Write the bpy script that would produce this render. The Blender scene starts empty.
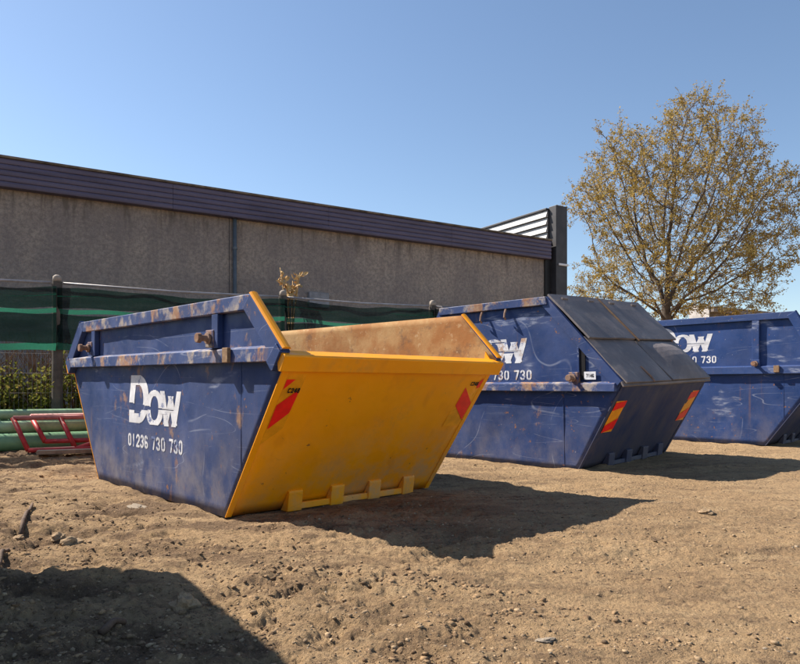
import bpy, bmesh, math, random
import numpy as np
from mathutils import Vector, Matrix

R_ = math.radians
SC = bpy.context.scene
COL = SC.collection
random.seed(7)
rng = np.random.default_rng(7)

# ------------------------------------------------------------------ camera
CAM_H = 0.85
cam = bpy.data.cameras.new('camera')
cam.sensor_fit = 'HORIZONTAL'
cam.sensor_width = 36.0
cam.lens = 682.0 / 800.0 * 36.0
cam.shift_y = 53.0 / 800.0
cam.clip_start = 0.05
cam.clip_end = 6000
camo = bpy.data.objects.new('camera', cam)
COL.objects.link(camo)
camo.location = (0, 0, CAM_H)
camo.rotation_euler = (R_(90), 0, 0)
SC.camera = camo

# ------------------------------------------------------------------ light
SUN_H = Vector((-0.916, 0.401, 0)).normalized()
SUN_EL = R_(43.9)
TO_SUN = (SUN_H * math.cos(SUN_EL) + Vector((0, 0, math.sin(SUN_EL)))).normalized()
world = bpy.data.worlds.new('World')
SC.world = world
world.use_nodes = True
wn = world.node_tree
wn.nodes.clear()
wo = wn.nodes.new('ShaderNodeOutputWorld')
wb = wn.nodes.new('ShaderNodeBackground')
sk = wn.nodes.new('ShaderNodeTexSky')
sk.sky_type = 'NISHITA'
sk.sun_disc = False
sk.sun_elevation = SUN_EL
sk.sun_rotation = math.atan2(SUN_H.x, SUN_H.y)
sk.altitude = 0
sk.air_density = 1.0
sk.dust_density = 0.3
sk.ozone_density = 1.8
wb.inputs['Strength'].default_value = 0.084
wn.links.new(sk.outputs[0], wb.inputs[0])
wn.links.new(wb.outputs[0], wo.inputs[0])
sun = bpy.data.lights.new('sun', 'SUN')
sun.energy = 5.0
sun.angle = R_(0.5)
sun.color = (1.0, 0.915, 0.81)
suno = bpy.data.objects.new('sun', sun)
COL.objects.link(suno)
suno.rotation_euler = TO_SUN.to_track_quat('Z', 'Y').to_euler()
SC.view_settings.view_transform = 'Standard'
SC.view_settings.look = 'None'
SC.view_settings.exposure = 0.95
SC.view_settings.gamma = 1.0
SC.view_settings.use_curve_mapping = False
SC.cycles.max_bounces = 8
SC.cycles.transparent_max_bounces = 12


# ------------------------------------------------------------------ helpers
class MB:
    """collects geometry for ONE mesh object"""
    def __init__(s):
        s.v = []
        s.f = []

    def add(s, verts, faces):
        o = len(s.v)
        s.v += [tuple(p) for p in verts]
        s.f += [tuple(i + o for i in f) for f in faces]
        return s

    def box(s, a, b):
        x0, x1 = sorted((a[0], b[0])); y0, y1 = sorted((a[1], b[1])); z0, z1 = sorted((a[2], b[2]))
        return s.add([(x0, y0, z0), (x1, y0, z0), (x1, y1, z0), (x0, y1, z0), (x0, y0, z1), (x1, y0, z1), (x1, y1, z1), (x0, y1, z1)],
                     [(3, 2, 1, 0), (4, 5, 6, 7), (0, 1, 5, 4), (1, 2, 6, 5), (2, 3, 7, 6), (3, 0, 4, 7)])

    def extrude_y(s, poly, y0, y1):
        """poly: (x,z) points counter-clockwise seen from -y"""
        n = len(poly)
        y0, y1 = min(y0, y1), max(y0, y1)
        vs = [(x, y0, z) for x, z in poly] + [(x, y1, z) for x, z in poly]
        fs = [tuple(range(n)), tuple(range(2 * n - 1, n - 1, -1))]
        for i in range(n):
            j = (i + 1) % n
            fs.append((i, i + n, j + n, j))
        return s.add(vs, fs)

    def extrude_x(s, poly, x0, x1):
        """poly: (y,z) points counter-clockwise seen from +x"""
        n = len(poly)
        vs = [(x1, y, z) for y, z in poly] + [(x0, y, z) for y, z in poly]
        fs = [tuple(range(n)), tuple(range(2 * n - 1, n - 1, -1))]
        for i in range(n):
            j = (i + 1) % n
            fs.append((i, i + n, j + n, j))
        return s.add(vs, fs)

    def tube(s, pts, radii, n=8, caps=True):
        pts = [Vector(p) for p in pts]
        if not hasattr(radii, '__len__'):
            radii = [radii] * len(pts)
        rings = []
        up = None
        for i, p in enumerate(pts):
            t = (pts[min(i + 1, len(pts) - 1)] - pts[max(i - 1, 0)]).normalized()
            if up is None:
                up = t.orthogonal().normalized()
            u = (up - t * up.dot(t))
            u = u.normalized() if u.length > 1e-6 else t.orthogonal().normalized()
            up = u
            w = t.cross(u)
            rings.append([p + (u * math.cos(a) + w * math.sin(a)) * radii[i] for a in [2 * math.pi * k / n for k in range(n)]])
        vs = [q for r in rings for q in r]
        fs = []
        for i in range(len(pts) - 1):
            for k in range(n):
                a, b = i * n + k, i * n + (k + 1) % n
                fs.append((a, b, b + n, a + n))
        if caps:
            fs.append(tuple(range(n - 1, -1, -1)))
            o = (len(pts) - 1) * n
            fs.append(tuple(o + k for k in range(n)))
        return s.add(vs, fs)

    def build(s, name, mat, parent=None, bevel=0, smooth=False, kind=None):
        me = bpy.data.meshes.new(name)
        me.from_pydata(s.v, [], s.f)
        me.materials.append(mat)
        if smooth:
            me.polygons.foreach_set('use_smooth', [True] * len(me.polygons))
        me.update()
        o = bpy.data.objects.new(name, me)
        COL.objects.link(o)
        if parent:
            o.parent = parent
        if bevel:
            m = o.modifiers.new('bevel', 'BEVEL')
            m.width = bevel
            m.segments = 2
            m.limit_method = 'ANGLE'
            m.angle_limit = R_(35)
        if kind:
            o['kind'] = kind
        return o


def array_mesh(name, V, F, mat, parent=None, smooth=False):
    """fast mesh from numpy arrays; F is (n,3) or (n,4)"""
    me = bpy.data.meshes.new(name)
    k = F.shape[1]
    me.vertices.add(len(V))
    me.vertices.foreach_set('co', np.asarray(V, dtype=np.float32).ravel())
    me.loops.add(F.size)
    me.loops.foreach_set('vertex_index', F.astype(np.int32).ravel())
    me.polygons.add(len(F))
    me.polygons.foreach_set('loop_start', np.arange(0, F.size, k, dtype=np.int32))
    me.polygons.foreach_set('loop_total', np.full(len(F), k, dtype=np.int32))
    if smooth:
        me.polygons.foreach_set('use_smooth', np.ones(len(F), dtype=bool))
    me.materials.append(mat)
    me.update(calc_edges=True)
    o = bpy.data.objects.new(name, me)
    COL.objects.link(o)
    if parent:
        o.parent = parent
    return o


def empty(name, loc=(0, 0, 0), rot=(0, 0, 0)):
    o = bpy.data.objects.new(name, None)
    COL.objects.link(o)
    o.location = loc
    o.rotation_euler = rot
    o.empty_display_size = 0.2
    return o


def tag(o, label=None, cat=None, group=None, kind=None):
    if label: o['label'] = label
    if cat: o['category'] = cat
    if group: o['group'] = group
    if kind: o['kind'] = kind
    return o


# lattice value noise (numpy)
_L = rng.random((256, 256))


def vnoise(x, y, seed=0):
    x = x + 17.3 * seed
    y = y + 9.1 * seed
    xi = np.floor(x).astype(int); yi = np.floor(y).astype(int)
    fx = x - xi; fy = y - yi
    fx = fx * fx * fx * (fx * (fx * 6 - 15) + 10); fy = fy * fy * fy * (fy * (fy * 6 - 15) + 10)
    a = _L[xi & 255, yi & 255]; b = _L[(xi + 1) & 255, yi & 255]
    c = _L[xi & 255, (yi + 1) & 255]; d = _L[(xi + 1) & 255, (yi + 1) & 255]
    return (a * (1 - fx) + b * fx) * (1 - fy) + (c * (1 - fx) + d * fx) * fy - 0.5


_G = rng.random(65536) * 2 * np.pi


def pnoise(x, y, seed=0):
    """gradient noise, about -0.7..0.7"""
    x = x + 31.7 * seed; y = y + 12.9 * seed
    xi = np.floor(x).astype(np.int64); yi = np.floor(y).astype(np.int64)
    fx = x - xi; fy = y - yi
    u = fx * fx * fx * (fx * (fx * 6 - 15) + 10); v = fy * fy * fy * (fy * (fy * 6 - 15) + 10)
    def g(i, j):
        a = _G[((i * 73856093) ^ (j * 19349663) ^ (seed * 83492791)) & 65535]
        return np.cos(a), np.sin(a)
    def d(i, j, dx, dy):
        a, b = g(i, j)
        return a * dx + b * dy
    n00 = d(xi, yi, fx, fy); n10 = d(xi + 1, yi, fx - 1, fy); n01 = d(xi, yi + 1, fx, fy - 1); n11 = d(xi + 1, yi + 1, fx - 1, fy - 1)
    return (n00 * (1 - u) + n10 * u) * (1 - v) + (n01 * (1 - u) + n11 * u) * v


def fbm(x, y, f, octs, gain, seed):
    h = 0; a = 1.0
    c, s_ = 0.8, 0.6
    for k in range(octs):
        h = h + a * pnoise(x * f, y * f, seed + k)
        x, y = c * x - s_ * y + 1.7, s_ * x + c * y - 0.9
        f *= 2.03; a *= gain
    return h


# ------------------------------------------------------------------ materials
class NT:
    def __init__(s, name):
        s.m = bpy.data.materials.new(name)
        s.m.use_nodes = True
        s.t = s.m.node_tree
        s.b = s.t.nodes['Principled BSDF']
        s.out = s.t.nodes['Material Output']
        s.co = s.n('ShaderNodeTexCoord').outputs['Object']

    def n(s, ty, **kw):
        nd = s.t.nodes.new(ty)
        for k, v in kw.items():
            setattr(nd, k, v)
        return nd

    def set(s, sock, v):
        if hasattr(v, 'is_linked') or isinstance(v, bpy.types.NodeSocket):
            s.t.links.new(v, sock)
        else:
            if isinstance(v, (tuple, list)) and len(v) == 3 and sock.type == 'RGBA':
                v = (*v, 1)
            sock.default_value = v

    def map(s, scale=(1, 1, 1), loc=(0, 0, 0), rot=(0, 0, 0), co=None):
        m = s.n('ShaderNodeMapping')
        s.t.links.new(co or s.co, m.inputs[0])
        m.inputs['Location'].default_value = loc
        m.inputs['Rotation'].default_value = rot
        m.inputs['Scale'].default_value = scale
        return m.outputs[0]

    def noise(s, scale, detail=4, rough=0.55, co=None, dist=0.0):
        nd = s.n('ShaderNodeTexNoise')
        s.t.links.new(co or s.co, nd.inputs['Vector'])
        nd.inputs['Scale'].default_value = scale
        nd.inputs['Detail'].default_value = detail
        nd.inputs['Roughness'].default_value = rough
        nd.inputs['Distortion'].default_value = dist
        return nd.outputs[0]

    def voro(s, scale, co=None, feature='F1'):
        nd = s.n('ShaderNodeTexVoronoi', feature=feature)
        s.t.links.new(co or s.co, nd.inputs['Vector'])
        nd.inputs['Scale'].default_value = scale
        return nd.outputs['Distance']

    def ramp(s, fac, lo, hi, a=0.0, b=1.0):
        nd = s.n('ShaderNodeMapRange', interpolation_type='SMOOTHSTEP')
        s.set(nd.inputs[0], fac)
        nd.inputs[1].default_value = lo; nd.inputs[2].default_value = hi
        nd.inputs[3].default_value = a; nd.inputs[4].default_value = b
        return nd.outputs[0]

    def math(s, op, a, b=0.0):
        nd = s.n('ShaderNodeMath', operation=op)
        s.set(nd.inputs[0], a); s.set(nd.inputs[1], b)
        return nd.outputs[0]

    def mix(s, fac, a, b, mode='MIX'):
        nd = s.n('ShaderNodeMix', data_type='RGBA', blend_type=mode)
        s.set(nd.inputs[0], fac); s.set(nd.inputs[6], a); s.set(nd.inputs[7], b)
        return nd.outputs[2]

    def sep(s, co=None):
        nd = s.n('ShaderNodeSeparateXYZ')
        s.t.links.new(co or s.co, nd.inputs[0])
        return nd.outputs

    def bump(s, hgt, strength=0.3, dist=0.01):
        nd = s.n('ShaderNodeBump')
        nd.inputs['Strength'].default_value = strength
        nd.inputs['Distance'].default_value = dist
        s.set(nd.inputs['Height'], hgt)
        s.t.links.new(nd.outputs[0], s.b.inputs['Normal'])

    def fin(s, col, rough=0.6, metal=0.0, spec=0.5):
        s.set(s.b.inputs['Base Color'], col)
        s.set(s.b.inputs['Roughness'], rough)
        s.set(s.b.inputs['Metallic'], metal)
        s.set(s.b.inputs['Specular IOR Level'], spec)
        return s.m


BLUE = (0.015, 0.038, 0.128)
RUST = (0.33, 0.145, 0.045)
DUST = (0.36, 0.30, 0.235)


def scratches(n, seed, scale=0.8, width=0.0035, mask=0.47):
    """long faint arcs and straight diagonal drag marks"""
    out = None
    for k, (rot, scl, sc_, wd, at) in enumerate((((0, 0, 0), (1, 1, 1), scale, width, 0.50), ((0, 0.75, 0), (0.35, 1, 2.6), 1.2, 0.0030, 0.52), ((0, -0.5, 0), (0.30, 1, 2.4), 1.4, 0.0026, 0.47), ((0, 1.35, 0), (0.22, 1, 3.0), 1.5, 0.0026, 0.51))):
        co = n.map(loc=(seed * 3.1 + k * 5, seed * 1.7, seed * 5.3 + k), rot=rot, scale=scl)
        line = n.ramp(n.math('ABSOLUTE', n.math('SUBTRACT', n.noise(sc_, 1.2, 0.35, co), at)), 0.0, wd, 1, 0)
        brk = n.ramp(n.noise(2.4, 3, 0.6, n.map(loc=(seed + k * 3, k, seed * 2))), mask, mask + 0.14)
        line = n.math('MULTIPLY', line, brk)
        out = line if out is None else n.math('MAXIMUM', out, line)
    return out


def blue_paint(name, seed, rust=0.5, dust=0.5, base=BLUE, rail=False, zdust=0.75):
    n = NT(name)
    co = n.map(loc=(seed * 7.3, seed * 3.9, seed * 1.3))
    tone = n.noise(2.2, 5, 0.6, co)
    c = n.mix(n.ramp(tone, 0.3, 0.75), base, tuple(v * 1.4 + 0.006 for v in base))
    # pale faded film
    fade = n.ramp(n.noise(3.7, 6, 0.7, n.map(loc=(seed, 4, 2), scale=(1, 1, 0.5))), 0.50, 0.82, 0, 0.18)
    c = n.mix(fade, c, (0.19, 0.21, 0.31))
    # mud splash, thicker low down, run streaks
    z = n.sep()[2]
    low = n.ramp(z, 0.02, zdust, 1, 0)
    splash = n.ramp(n.noise(5.5, 7, 0.68, n.map(loc=(seed, 1, 9), scale=(1.0, 1.0, 0.75))), 0.36, 0.72)
    c = n.mix(n.math('MULTIPLY', n.math('MULTIPLY', low, splash), dust), c, DUST)
    dusty = n.ramp(n.noise(1.1, 4, 0.6, n.map(loc=(3, seed * 2, 1))), 0.4, 0.75, 0, 0.22)
    c = n.mix(n.math('MULTIPLY', dusty, dust), c, (0.30, 0.27, 0.27))
    # rust patches
    rn = n.noise(2.4 if not rail else 3.6, 7, 0.68, n.map(loc=(seed * 2, 7, seed), scale=(1, 1, 0.7)), 0.3)
    rm = n.ramp(rn, 0.70 - 0.22 * rust, 0.78 - 0.20 * rust)
    rcol = n.mix(n.ramp(n.noise(14, 5, 0.7, co), 0.35, 0.65), RUST, (0.42, 0.25, 0.11))
    c = n.mix(n.math('MULTIPLY', rm, 0.62 if not rail else 0.75), c, rcol)
    spots = n.math('MULTIPLY', n.ramp(n.noise(17, 4, 0.65, n.map(loc=(seed * 4, 1, 6))), 0.64, 0.67), n.ramp(n.noise(2.0, 3, 0.5, n.map(loc=(seed, 31, 2))), 0.42, 0.58, 0, 0.85))
    c = n.mix(spots, c, (0.26, 0.12, 0.05))
    # vertical rust / water runs
    st = n.ramp(n.noise(9, 3, 0.5, n.map(loc=(seed, 2, 2), scale=(1, 1, 0.05))), 0.62, 0.74)
    stm = n.math('MULTIPLY', st, n.ramp(n.noise(1.7, 3, 0.5, n.map(loc=(seed, 22, 2))), 0.5, 0.65, 0, 0.45))
    c = n.mix(stm, c, (0.20, 0.11, 0.06))
    if rail:
        wm = n.ramp(n.noise(5.0, 5, 0.65, n.map(loc=(seed, 12, 5), scale=(1, 1, 1))), 0.50, 0.60, 0, 0.8)
        c = n.mix(wm, c, n.mix(n.ramp(n.noise(9, 4, 0.6, co), 0.4, 0.6), (0.40, 0.33, 0.26), (0.16, 0.17, 0.24)))
    # scratches
    sc = scratches(n, seed)
    c = n.mix(n.math('MULTIPLY', sc, 0.30), c, (0.46, 0.50, 0.60))
    scuff = n.math('MULTIPLY', n.ramp(n.noise(2.1, 2, 0.5, n.map(loc=(seed * 1.9, 3, seed * 4.7), rot=(0, 0.5, 0), scale=(0.8, 1, 1.6)), 0.6), 0.64, 0.70), n.ramp(n.noise(18, 5, 0.7, n.map(rot=(0, 0.5, 0), scale=(0.35, 1, 1.6))), 0.45, 0.62, 0.05, 0.42))
    c = n.mix(scuff, c, (0.46, 0.50, 0.60))
    chips = n.ramp(n.noise(30, 3, 0.6, co), 0.70, 0.74, 0, 0.5)
    c = n.mix(chips, c, (0.42, 0.42, 0.46))
    rg = n.ramp(n.noise(6, 4, 0.6, co), 0.3, 0.7, 0.42, 0.70)
    rg = n.math('MAXIMUM', rg, n.math('MULTIPLY', rm, 0.85))
    n.bump(n.math('ADD', n.noise(26, 5, 0.6, co), n.math('MULTIPLY', rm, 0.8)), 0.18, 0.006)
    return n.fin(c, rg, 0, 0.35)


def yellow_paint(name, seed, worn=0.5, low=True):
    n = NT(name)
    co = n.map(loc=(seed * 5.1, seed, seed * 2))
    c = n.mix(n.ramp(n.noise(1.6, 4, 0.6, co), 0.3, 0.7), (0.98, 0.385, 0.001), (0.95, 0.345, 0.002))
    z = n.sep()[2]
    if low:
        lowm = n.ramp(z, 0.0, 0.75, 1, 0)
        sp = n.math('MULTIPLY', n.ramp(n.noise(4.5, 8, 0.75, co), 0.38, 0.68), n.ramp(n.sep()[1], -0.9, 0.5, 0.35, 1))
        c = n.mix(n.math('MULTIPLY', n.math('MULTIPLY', lowm, sp), 0.75), c, (0.50, 0.35, 0.20))
    st = n.ramp(n.noise(7, 3, 0.5, n.map(loc=(seed, 2, 2), scale=(1, 1, 0.08))), 0.58, 0.75, 0, 0.35)
    c = n.mix(st, c, (0.72, 0.25, 0.01))
    sc = scratches(n, seed, 0.9, 0.003, 0.55)
    c = n.mix(n.math('MULTIPLY', sc, 0.22), c, (0.40, 0.18, 0.03))
    sm = n.math('MULTIPLY', n.ramp(n.noise(1.3, 4, 0.6, n.map(loc=(seed, 8, 1))), 0.52, 0.68), n.ramp(n.noise(9, 6, 0.75, co), 0.45, 0.65, 0.05, 0.4))
    c = n.mix(sm, c, (0.55, 0.27, 0.06))
    ch = n.ramp(n.noise(11, 6, 0.7, co), 0.74 - 0.1 * worn, 0.77 - 0.1 * worn, 0, 0.8)
    c = n.mix(ch, c, (0.16, 0.085, 0.035))
    n.bump(n.noise(22, 5, 0.6, co), 0.10, 0.006)
    return n.fin(c, n.ramp(n.noise(5, 4, 0.6, co), 0.3, 0.7, 0.38, 0.6), 0, 0.4)


def rusty(name, seed, a=(0.42, 0.27, 0.14), b=(0.30, 0.12, 0.035), c2=(0.16, 0.10, 0.07)):
    n = NT(name)
    co = n.map(loc=(seed, seed * 2, seed * 3))
    c = n.mix(n.ramp(n.noise(2.2, 6, 0.65, co), 0.38, 0.62), a, b)
    c = n.mix(n.ramp(n.noise(7, 7, 0.75, co), 0.52, 0.68, 0, 0.75), c, c2)
    c = n.mix(n.ramp(n.noise(16, 5, 0.7, co), 0.58, 0.70, 0, 0.6), c, (0.52, 0.38, 0.22))
    n.bump(n.noise(24, 6, 0.65, co), 0.35, 0.008)
    return n.fin(c, 0.85, 0, 0.2)


def plain(name, col, rough=0.6, var=0.25, scale=6.0, metal=0.0, bump=0.1, spec=0.4):
    n = NT(name)
    f = n.ramp(n.noise(scale, 5, 0.65), 0.3, 0.7)
    c = n.mix(f, tuple(v * (1 - var) for v in col), tuple(min(1, v * (1 + var)) for v in col))
    if bump:
        n.bump(n.noise(scale * 6, 4, 0.6), bump, 0.005)
    return n.fin(c, rough, metal, spec)


def print_paint(name, seed, wear, under=BLUE, rust=0.0):
    n = NT(name)
    co = n.map(loc=(seed * 3, seed, seed))
    c = n.mix(n.ramp(n.noise(9, 5, 0.6, co), 0.3, 0.7), (0.78, 0.79, 0.82), (0.60, 0.60, 0.62))
    w = n.ramp(n.noise(11, 6, 0.7, co), 0.66 - 0.16 * wear, 0.74 - 0.14 * wear, 0, 0.9)
    c = n.mix(w, c, tuple(v * 2 + 0.03 for v in under))
    r = n.ramp(n.noise(5, 5, 0.7, co), 0.70 - 0.2 * rust, 0.8 - 0.2 * rust, 0, 0.75)
    c = n.mix(r, c, (0.42, 0.22, 0.09))
    return n.fin(c, 0.6, 0, 0.3)


M = {}
M['rustpin'] = rusty('rusty_pin_steel', 4, (0.30, 0.20, 0.15), (0.22, 0.10, 0.05), (0.10, 0.07, 0.06))
M['bracket'] = rusty('rusty_bracket', 9, (0.30, 0.25, 0.20), (0.26, 0.16, 0.09), (0.12, 0.10, 0.09))
M['inner'] = rusty('rusty_skip_interior', 2, (0.40, 0.25, 0.11), (0.30, 0.135, 0.045), (0.13, 0.08, 0.05))
M['red'] = plain('reflective_red', (0.88, 0.016, 0.010), 0.45, 0.12, 12, spec=0.5)
M['amber'] = plain('reflective_amber', (0.88, 0.33, 0.01), 0.45, 0.12, 12, spec=0.5)
M['oliveyellow'] = plain('faded_reflective_yellow', (0.86, 0.345, 0.003), 0.5, 0.15, 9, spec=0.5)
M['blackprint'] = plain('black_print', (0.012, 0.010, 0.008), 0.6, 0.2, 30)
M['black'] = plain('black_gap', (0.006, 0.006, 0.008), 0.9, 0.1, 10, bump=0)
M['sticker'] = plain('white_sticker', (0.74, 0.75, 0.78), 0.5, 0.1, 20)


# ------------------------------------------------------------------ flat print (letters cut as thin vinyl shapes)
def seg_dist(X, Y, pts):
    d = np.full(X.shape, 9.0)
    for (x0, y0), (x1, y1) in zip(pts[:-1], pts[1:]):
        vx, vy = x1 - x0, y1 - y0
        t = np.clip(((X - x0) * vx + (Y - y0) * vy) / (vx * vx + vy * vy + 1e-12), 0, 1)
        d = np.minimum(d, np.hypot(X - x0 - t * vx, Y - y0 - t * vy))
    return d


def arc(cx, cy, rx, ry, a0, a1, n=14):
    return [(cx + rx * math.cos(R_(a0 + (a1 - a0) * i / n)), cy + ry * math.sin(R_(a0 + (a1 - a0) * i / n))) for i in range(n + 1)]


def logo_mask(X, Y):
    # capital D, then lower o and w, a tapering slit runs through all three
    Do = ((X > 0) & (X < 0.17) | (((X - 0.17) / 0.20) ** 2 + ((Y - 0.19) / 0.19) ** 2 < 1) & (X >= 0.17)) & (Y > 0) & (Y < 0.38)
    Di = ((X > 0.105) & (X < 0.165) | (((X - 0.165) / 0.105) ** 2 + ((Y - 0.19) / 0.115) ** 2 < 1) & (X >= 0.165)) & (Y > 0.075) & (Y < 0.305)
    Dm = Do & ~Di
    Oo = np.abs((X - 0.475) / 0.145) ** 2.3 + np.abs((Y - 0.128) / 0.138) ** 2.3 < 1
    Oi = np.abs((X - 0.475) / 0.066) ** 2.3 + np.abs((Y - 0.128) / 0.092) ** 2.3 < 1
    Om = Oo & ~Oi
    ws = [(0.600, 0.30), (0.672, 0.035), (0.752, 0.20), (0.812, 0.035), (0.905, 0.30)]
    W = np.zeros(X.shape, bool)
    for (x0, y0), (x1, y1) in zip(ws[:-1], ws[1:]):
        t = (Y - y0) / (y1 - y0)
        W |= (t >= -0.14) & (t <= 1.14) & (np.abs(X - (x0 + (x1 - x0) * t)) < 0.038)
    W &= (Y > 0) & (Y < 0.262)
    m = Dm | Om | W
    slit = np.abs(Y - (0.130 - 0.012 * X)) < np.maximum(0.032 - 0.045 * X, 0.004)
    slit &= X < 0.80
    return m & ~slit


_DG = {
    '0': [arc(0.3, 0.72, 0.2, 0.2, 0, 180) + arc(0.3, 0.28, 0.2, 0.2, 180, 360) + [(0.5, 0.72)]],
    '1': [[(0.3, 0.08), (0.3, 0.92)]],
    '2': [arc(0.3, 0.70, 0.2, 0.22, 170, 0) + [(0.48, 0.55), (0.1, 0.09), (0.52, 0.09)]],
    '3': [arc(0.28, 0.71, 0.2, 0.2, 160, -80) + arc(0.28, 0.29, 0.22, 0.21, 80, -160)],
    '4': [[(0.42, 0.08), (0.42, 0.92), (0.08, 0.32), (0.55, 0.32)]],
    '6': [arc(0.3, 0.72, 0.2, 0.2, 20, 180) + [(0.1, 0.28)] + arc(0.3, 0.28, 0.2, 0.2, 180, 540)],
    '7': [[(0.08, 0.91), (0.52, 0.91), (0.26, 0.08)]],
    '8': [arc(0.3, 0.72, 0.18, 0.19, 0, 360), arc(0.3, 0.29, 0.2, 0.21, 0, 360)],
    'C': [arc(0.32, 0.70, 0.2, 0.22, 30, 180) + arc(0.32, 0.30, 0.2, 0.22, 180, 330)],
}


def text_mask(txt, thick=0.085, stencil=True, adv=0.72, space=0.46):
    def f(X, Y):
        m = np.zeros(X.shape, bool)
        x = 0.0
        for ch in txt:
            if ch == ' ':
                x += space
                continue
            g = np.zeros(X.shape, bool)
            for pl in _DG[ch]:
                g |= seg_dist(X - x, Y, pl) < thick
            if stencil and ch in '063':
                g &= ~((np.abs(X - x - 0.3) < 0.028) & ((Y > 0.6) | (Y < 0.4)))
            m |= g
            x += adv
        return m
    w = sum(space if c == ' ' else adv for c in txt)
    return f, w


def print_quads(mask, w, h, ny=60, nx=420):
    """mask over [0,w]x[0,h] -> list of run quads (x0,x1,y0,y1)"""
    ys = np.linspace(0, h, ny + 1)
    xs = np.linspace(0, w, nx + 1)
    yc = (ys[:-1] + ys[1:]) / 2
    xc = (xs[:-1] + xs[1:]) / 2
    X, Y = np.meshgrid(xc, yc)
    m = mask(X, Y)
    q = []
    for j in range(ny):
        r = np.diff(np.concatenate(([0], m[j].astype(int), [0])))
        for a, b in zip(np.where(r == 1)[0], np.where(r == -1)[0]):
            q.append((xs[a], xs[b], ys[j], ys[j + 1]))
    return q


def side_print(name, quads, ox, oz, sx, sz, spec, mat, parent, lift=0.0022):
    """flat paint on the near side sheet, following its dents"""
    mb = MB()
    for x0, x1, z0, z1 in quads:
        vs = []
        for x, z in ((x0, z0), (x1, z0), (x1, z1), (x0, z1)):
            X, Z = ox + x * sx, oz + z * sz
            vs.append((X, -spec['w'] + side_dent(spec, X, Z, spec['seed'], spec['dent']) - lift, Z))
        mb.add(vs, [(0, 1, 2, 3)])
    return mb.build(name, mat, parent)


def number_print(spec, ox, oz, width, h, mat, parent):
    x = 0.0
    k = width / NUM_W
    for ch in '01236 730 730':
        if ch == ' ':
            x += 0.46
            continue
        side_print('digit', DIGIT_Q[ch], ox + x * k, oz, k, h, spec, mat, parent)
        x += 0.72


LOGO_Q = print_quads(logo_mask, 0.96, 0.38, 64, 480)
NUM_F, NUM_W = text_mask('01236 730 730')
DIGIT_Q = {c: print_quads(text_mask(c)[0], 0.72, 1.0, 28, 60) for c in '012367'}

# ------------------------------------------------------------------ skips
D_ = Vector((-0.684, 0.730, 0)).normalized()      # along a skip, away from the camera
SKIP_ROT = math.atan2(-D_.y, -D_.x)


def side_dent(spec, x, z, seed, dent):
    zt, zr = spec['zt'], spec['zr']
    hw = spec['b'] + (spec['R'] - spec['b']) * z / zr if z <= zr else spec['R'] + (spec['T'] - spec['R']) * (z - zr) / (zt - zr)
    e = min(1, 2 * (hw - abs(x)) / hw) * min(1, 6 * min(z, zt - z) / zt)
    w = float(vnoise(np.array(x * 2.3), np.array(z * 2.9), seed) + 0.5 * vnoise(np.array(x * 6.1), np.array(z * 5.3), seed + 3))
    return e * w * dent * 2


def panel_side(spec, y, sgn, seed, dent=0.006):
    """side sheet between the sloped ends as a gently dented grid, sgn -1 = near side"""
    b, R, T, zr, zt = spec['b'], spec['R'], spec['T'], spec['zr'], spec['zt']
    zs = sorted(set(list(np.linspace(0, zr, 15)) + list(np.linspace(zr, zt, 8))))
    nx = 44
    mb = MB()
    vs = []
    for z in zs:
        hw = b + (R - b) * z / zr if z <= zr else R + (T - R) * (z - zr) / (zt - zr)
        for i in range(nx + 1):
            x = -hw + 2 * hw * i / nx
            vs.append((x, y + side_dent(spec, x, z, seed, dent), z))
    fs = []
    for j in range(len(zs) - 1):
        for i in range(nx):
            a = j * (nx + 1) + i
            q = (a, a + 1, a + nx + 2, a + nx + 1)
            fs.append(q if sgn < 0 else q[::-1])
    mb.add(vs, fs)
    return mb


def panel_end(x0, z0, x1, z1, w, seed, dent=0.006, flip=False, nu=18, nv=14):
    mb = MB()
    vs = []
    nrm = Vector((z1 - z0, 0, -(x1 - x0))).normalized()
    for j in range(nv + 1):
        for i in range(nu + 1):
            u, v = i / nu, j / nv
            y = -w + 2 * w * u
            e = min(1, 5 * min(u, 1 - u)) * min(1, 5 * min(v, 1 - v))
            k = float(vnoise(np.array(y * 2.6), np.array(v * 2.4), seed)) * dent * 2 * e
            vs.append((x0 + (x1 - x0) * v + nrm.x * k, y, z0 + (z1 - z0) * v + nrm.z * k))
    fs = []
    for j in range(nv):
        for i in range(nu):
            a = j * (nu + 1) + i
            q = (a, a + 1, a + nu + 2, a + nu + 1)
            fs.append(q[::-1] if flip else q)
    mb.add(vs, fs)
    return mb


def solid(o, t, mat2=None):
    m = o.modifiers.new('sheet', 'SOLIDIFY')
    m.thickness = t
    m.offset = -1
    if mat2:
        o.data.materials.append(mat2)
        m.material_offset = 1
        m.material_offset_rim = 0
    return o


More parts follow.
